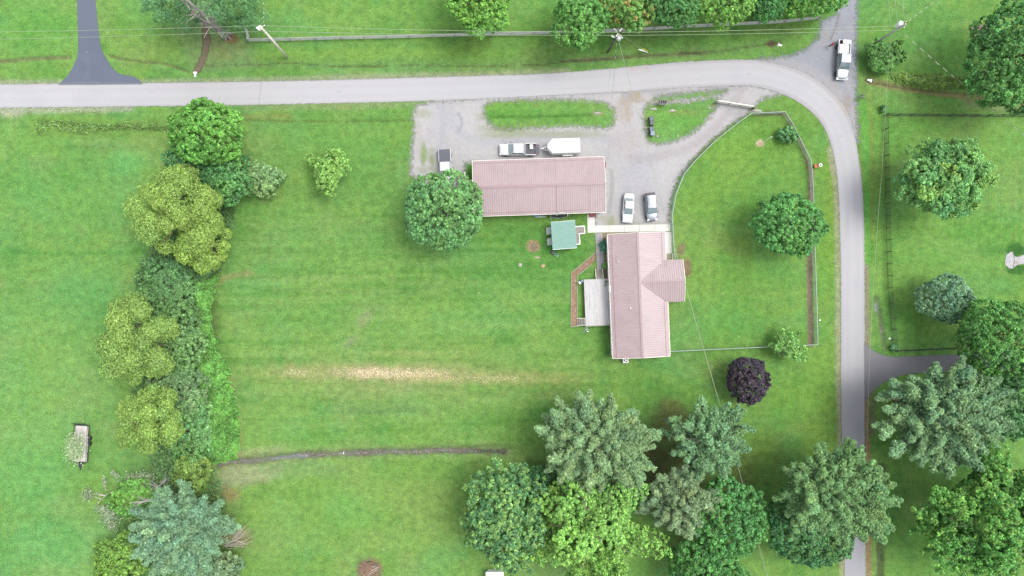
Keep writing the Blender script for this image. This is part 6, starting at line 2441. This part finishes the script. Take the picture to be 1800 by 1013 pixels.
def paint_patio(P):
    P.mix(sstep(.45, .65, fbm(P.X * .25, P.Y * .25, 4)) * .6, (206, 204, 210))
    P.line([(1781, 444), (1783, 456), (1781, 470)], 1.2, (150, 150, 150), .8)
    P.ell(1787, 462, 3, 4, (200, 188, 140), .6)


sheet('stone_path', smooth_line(pts_, 3, closed=True), .02, (236, 232, 234), sheet_material('white_stones', grain=.2, fade=(.15, .05, 2.5), bump=1.0), step=.9, margin=2, paint=paint_patio)

# ================================================================ FALLEN LIMBS AND BRUSH
def limb(label, px_pts, z, r0, forks, leaf_px, seed, m_=None, leafcol=(.28, .36, .22), n_leaf=220, spread=.55, name='fallen_limb'):
    rng = np.random.default_rng(seed)
    pts = [W3(p[0], p[1]) + Vector((0, 0, zz)) for p, zz in zip(px_pts, z)]
    o = pts[0].copy()
    o.z = 0
    t = thing(name, label, 'fallen limb', o)
    pts = [p - o for p in pts]
    m = MB()
    m.tube(pts, [r0 * (1 - .75 * i / (len(pts) - 1)) for i in range(len(pts))], 7)
    for (i, ex, ey, ez) in forks:
        e = W3(ex, ey) + Vector((0, 0, ez)) - o
        mid = pts[i].lerp(e, .5) + Vector((rng.normal(0, .12), rng.normal(0, .12), .1))
        m.tube([pts[i], mid, e], [r0 * .45, r0 * .3, r0 * .1], 5)
        for k in range(3):
            q = mid.lerp(e, rng.uniform(0, .8))
            m.tube([q, q + Vector((rng.normal(0, .5), rng.normal(0, .5), rng.uniform(0, .3)))], [r0 * .15, .01], 4)
    m.build('branch', m_ or m_bleached, t, smooth=True)
    if leaf_px:
        P, C = [], []
        for (x, y, rx, ry) in leaf_px:
            c = W3(x, y) - o
            n = int(n_leaf * rx * ry / 60)
            q = rng.normal(0, .5, (n, 3)) * np.array([rx * K, ry * K, .25]) + np.array([c.x, c.y, .45])
            q[:, 2] = np.maximum(q[:, 2], .05)
            P.append(q)
            C.append(shade(rng, n, leafcol, .3, .1))
        P, C = np.concatenate(P), np.concatenate(C)
        n = len(P)
        link('foliage', leaves_mesh('foliage', P, rng.normal(0, .6, (n, 3)) + np.array([0, 0, .7]), rng.uniform(.15, .3, n), rng.uniform(.09, .16, n), C, rng), m_leaf, t)
    return t


limb('brown broken limb with wilted grey leaves, lying on the shrubs below the lowest willow', [(303, 837), (288, 850), (266, 864)], (1.9, 1.5, 1.0), .20, [(1, 250, 846, 1.0), (1, 268, 838, 1.4), (2, 236, 858, .8), (2, 245, 842, 1.0), (1, 275, 852, 1.5)], [(240, 845, 22, 14), (258, 838, 16, 10), (262, 858, 18, 10)], 1, m_bark_grey)
limb('white forked limb on the lawn, with a tuft of pale leaves at its end', [(204, 862), (188, 870), (180, 876)], (.3, .3, .25), .13, [(1, 165, 864, .2), (2, 163, 872, .2), (2, 174, 888, .2), (1, 170, 866, .3)], [(157, 869, 10, 10)], 2)
limb('bare silvery limbs fanned out beside the blue-green spruce', [(290, 872), (268, 874), (245, 884)], (2.2, 2.1, 1.8), .15, [(0, 238, 862, 1.6), (1, 224, 879, 1.5), (1, 232, 886, 1.5), (0, 262, 900, 1.6), (2, 222, 886, 1.4), (0, 252, 868, 1.8)], [], 3)
limb('small leafy branch lying upright on the lawn left of the shrubs', [(187, 861), (187, 850), (188, 842)], (.15, .2, .2), .05, [(1, 185, 846, .2)], [(187, 848, 3.5, 11)], 4, n_leaf=300)
limb('scrap of leafy branch on the lawn near the trailer', [(200, 828), (206, 833), (212, 838)], (.15, .2, .2), .05, [(1, 204, 838, .2)], [(201, 829, 4, 4), (208, 834, 4, 4)], 5, n_leaf=300)
limb('pale wilted branches spilling onto the lawn left of the bright shrub', [(210, 892), (200, 902), (196, 920)], (.4, .4, .3), .07, [(1, 184, 896, .3), (2, 188, 918, .3), (2, 206, 926, .3), (1, 176, 892, .3)], [(196, 905, 16, 18), (184, 894, 12, 6), (200, 922, 10, 8)], 6)
limb('dead brushy branch with bare grey twigs right of the blue-green spruce', [(398, 958), (412, 946), (428, 930)], (.6, .6, .5), .09, [(0, 440, 936, .5), (0, 436, 948, .5), (1, 444, 925, .5), (0, 424, 958, .5), (1, 436, 922, .6), (0, 446, 942, .4), (1, 430, 950, .5), (0, 415, 962, .4), (0, 444, 930, .6), (1, 440, 918, .7), (0, 447, 950, .4), (1, 438, 956, .5), (0, 430, 938, .8), (1, 441, 933, .6), (0, 434, 960, .5), (1, 424, 926, .7)], [(400, 950, 12, 8)], 7)
limb('yellow-white split stick poking out of the shrub by the gully', [(298, 850), (301, 838), (304, 822)], (1.8, 2.0, 2.2), .06, [(1, 294, 842, 2.0), (1, 309, 833, 2.0)], [], 8)

rng_ = np.random.default_rng(31)
t = thing('brush_pile', 'round heap of dry brown brush at the bottom edge of the lower field', 'brush pile', W3(650, 1001))
m = MB()
for i in range(620):
    r_ = 2.0 * rng_.random() ** .62 * (1 + .12 * math.sin(7 * i))
    a = rng_.uniform(0, 2 * PI)
    x, y = r_ * math.cos(a), r_ * math.sin(a) * .95
    z = .8 * max(0, 1 - (r_ / 2.0) ** 2) + rng_.uniform(-.1, .08)
    b = rng_.uniform(0, PI)
    ln = rng_.uniform(.3, .95)
    d = Vector((math.cos(b), math.sin(b), rng_.normal(0, .15))) * ln / 2
    c = Vector((x, y, max(.04, z)))
    m.tube([c - d, c + d], [.022, .012], 4, mi=int(rng_.random() < .45), caps=False)
m.build('twigs', [mat('brown_twigs', (.24, .17, .125), .9, var=.3), mat('rust_twigs', (.30, .19, .125), .9, var=.3)], t, fix=False)
m = MB()
R = []
for k in range(6):
    q = k / 5
    R.append([((1.45 - 1.0 * q) * math.cos(a) * (1 + .2 * math.sin(3 * a)), (1.35 - 1.0 * q) * math.sin(a), .02 + .6 * math.sin(q * PI / 2)) for a in np.linspace(0, 2 * PI, 25)[:-1]])
m.loft(R)
m.build('core', mat('matted_needles', (.125, .085, .065), .95, var=.35, scale=5, bump=1.0), t, smooth=True)
for p, q, r_ in (((-.9, -.85, .55), (1.6, .75, .8), .06), ((-.2, -.9, .6), (1.45, .35, .6), .04), ((-.4, -.9, .6), (.9, .1, .85), .035), ((.3, .7, .7), (1.2, .55, .55), .035)):
    m = MB()
    m.tube([p, Vector(p).lerp(Vector(q), .5) + Vector((0, .06, .08)), q], [r_ * .6, r_, r_ * .7], 6)
    m.build('stick', m_bleached, t)

# ================================================================ PERSON BESIDE THE SILVER PICKUP
def skin(name, verts, edges, radii, mat_, parent, sub=2, root=0):
    me = bpy.data.meshes.new(name)
    me.from_pydata(verts, edges, [])
    o = link(name, me, None, parent)
    md = o.modifiers.new('skin', 'SKIN')
    md.use_smooth_shade = True
    for i, r in enumerate(radii):
        r = r if isinstance(r, tuple) else (r, r)
        me.skin_vertices[0].data[i].radius = r
        me.skin_vertices[0].data[i].use_root = (i == root)
    sb = o.modifiers.new('sub', 'SUBSURF')
    sb.levels = sb.render_levels = sub
    # bake so that the figure is a plain mesh with its own material
    dg = bpy.context.evaluated_depsgraph_get()
    nm = bpy.data.meshes.new_from_object(o.evaluated_get(dg))
    o.modifiers.clear()
    o.data = nm
    nm.materials.clear()
    nm.materials.append(mat_)
    nm.polygons.foreach_set('use_smooth', np.ones(len(nm.polygons), bool))
    return o


m_skin = mat('skin', (.42, .25, .17), .5, var=.06)
per = thing('person', 'person in a red top, black trousers and white shoes beside the silver pickup', 'person', W3(1457.5, 82), math.radians(-10))
V = [(0, 0, .95), (.02, 0, 1.15), (.03, 0, 1.38), (.045, 0, 1.50), (.07, 0, 1.60), (.075, 0, 1.70),        # spine, neck, head
     (.03, .18, 1.40), (.10, .26, 1.14), (.28, .22, .98), (.34, .20, .94),                              # left arm
     (.03, -.18, 1.40), (.02, -.25, 1.13), (.14, -.24, .90), (.18, -.235, .83),                         # right arm
     (.0, .10, .90), (.10, .11, .50), (.02, .12, .08), (.16, .12, .04),                                 # left leg
     (.0, -.10, .90), (-.08, -.11, .49), (-.24, -.11, .10), (-.12, -.12, .04)]                          # right leg
E = [(0, 1), (1, 2), (2, 3), (3, 4), (4, 5), (2, 6), (6, 7), (7, 8), (8, 9), (2, 10), (10, 11), (11, 12), (12, 13), (0, 14), (14, 15), (15, 16), (16, 17), (0, 18), (18, 19), (19, 20), (20, 21)]
Rr = [(.13, .16), (.12, .15), (.12, .17), .055, (.10, .085), (.085, .075), .06, .045, .033, .032, .06, .045, .033, .032, .085, .062, .042, .035, .085, .062, .042, .035]
for tip_, dx in ((9, 1), (13, 1)):
    hx_, hy_, hz_ = V[tip_]
    sgn = 1 if tip_ == 9 else -1
    for k, (fy, ln) in enumerate(((-.03, .075), (-.01, .09), (.01, .085), (.03, .068))):
        V += [(hx_ + .03, hy_ + fy, hz_ - .035), (hx_ + .03 + ln * .5, hy_ + fy, hz_ - .035 - ln * .6)]
        E += [(tip_, len(V) - 2), (len(V) - 2, len(V) - 1)]
        Rr += [.010, .008]
    V += [(hx_ + .02, hy_ - sgn * .045, hz_ - .01), (hx_ + .055, hy_ - sgn * .06, hz_ - .04)]
    E += [(tip_, len(V) - 2), (len(V) - 2, len(V) - 1)]
    Rr += [.012, .009]
skin('body', V, E, Rr, m_skin, per)
skin('shirt', [(0, 0, .92), (.02, 0, 1.15), (.03, 0, 1.38), (.04, 0, 1.47), (.03, .18, 1.405), (.07, .23, 1.24), (.03, -.18, 1.405), (.022, -.225, 1.24)], [(0, 1), (1, 2), (2, 3), (2, 4), (4, 5), (2, 6), (6, 7)],
     [(.155, .19), (.15, .18), (.15, .20), .075, .085, .075, .085, .075], mat('red_cotton', (.42, .035, .07), .8, var=.12), per)
skin('trousers', [(0, 0, 1.0), (0, 0, .92), (0, .10, .86), (.10, .11, .50), (.03, .12, .13), (0, -.10, .86), (-.08, -.11, .49), (-.22, -.11, .15)], [(0, 1), (1, 2), (2, 3), (3, 4), (1, 5), (5, 6), (6, 7)],
     [(.14, .175), (.14, .17), .10, .078, .062, .10, .078, .062], mat('black_denim', (.018, .018, .022), .85, var=.15), per)
for i, (x, y) in enumerate(((.09, .12), (-.17, -.115))):
    m = MB()
    m.loft([[(x - .13, y - .035, 0), (x - .13, y + .035, 0), (x - .13, y + .03, .08), (x - .13, y - .03, .08)], [(x, y - .05, 0), (x, y + .05, 0), (x, y + .04, .09), (x, y - .04, .09)], [(x + .14, y - .035, 0), (x + .14, y + .035, 0), (x + .13, y + .03, .05), (x + .13, y - .03, .05)]])
    m.build('shoe', m_white, per, bevel=.015)
b = bmesh.new()
bmesh.ops.create_icosphere(b, subdivisions=3, radius=1)
for v_ in b.verts:
    v_.co = Vector((v_.co.x * .105 + .06, v_.co.y * .098, v_.co.z * .105 + 1.70))
bmesh.ops.delete(b, geom=[v_ for v_ in b.verts if v_.co.z < 1.66 or (v_.co.x > .10 and v_.co.z < 1.73)], context='VERTS')
me = bpy.data.meshes.new('hair')
b.to_mesh(me)
b.free()
link('hair', me, mat('dark_brown_hair', (.05, .032, .022), .7, var=.2), per, smooth=True)
for nm, pts_, r_ in (('nose', [(.165, 0, 1.655), (.185, 0, 1.625)], .014), ('mouth', [(.155, -.025, 1.585), (.158, .025, 1.585)], .008)):
    m = MB()
    m.tube(pts_, r_, 6)
    m.build(nm, m_skin if nm == 'nose' else m_brickred, per)
for s_ in (-1, 1):
    m = MB()
    m.lathe([(.001, -.012), (.012, 0), (.001, .012)], 8, (.150, s_ * .034, 1.655))
    m.build('eye', m_black, per)
    m = MB()
    m.tube([(.07, s_ * .088, 1.66), (.075, s_ * .093, 1.61)], .014, 6)
    m.build('ear', m_skin, per)
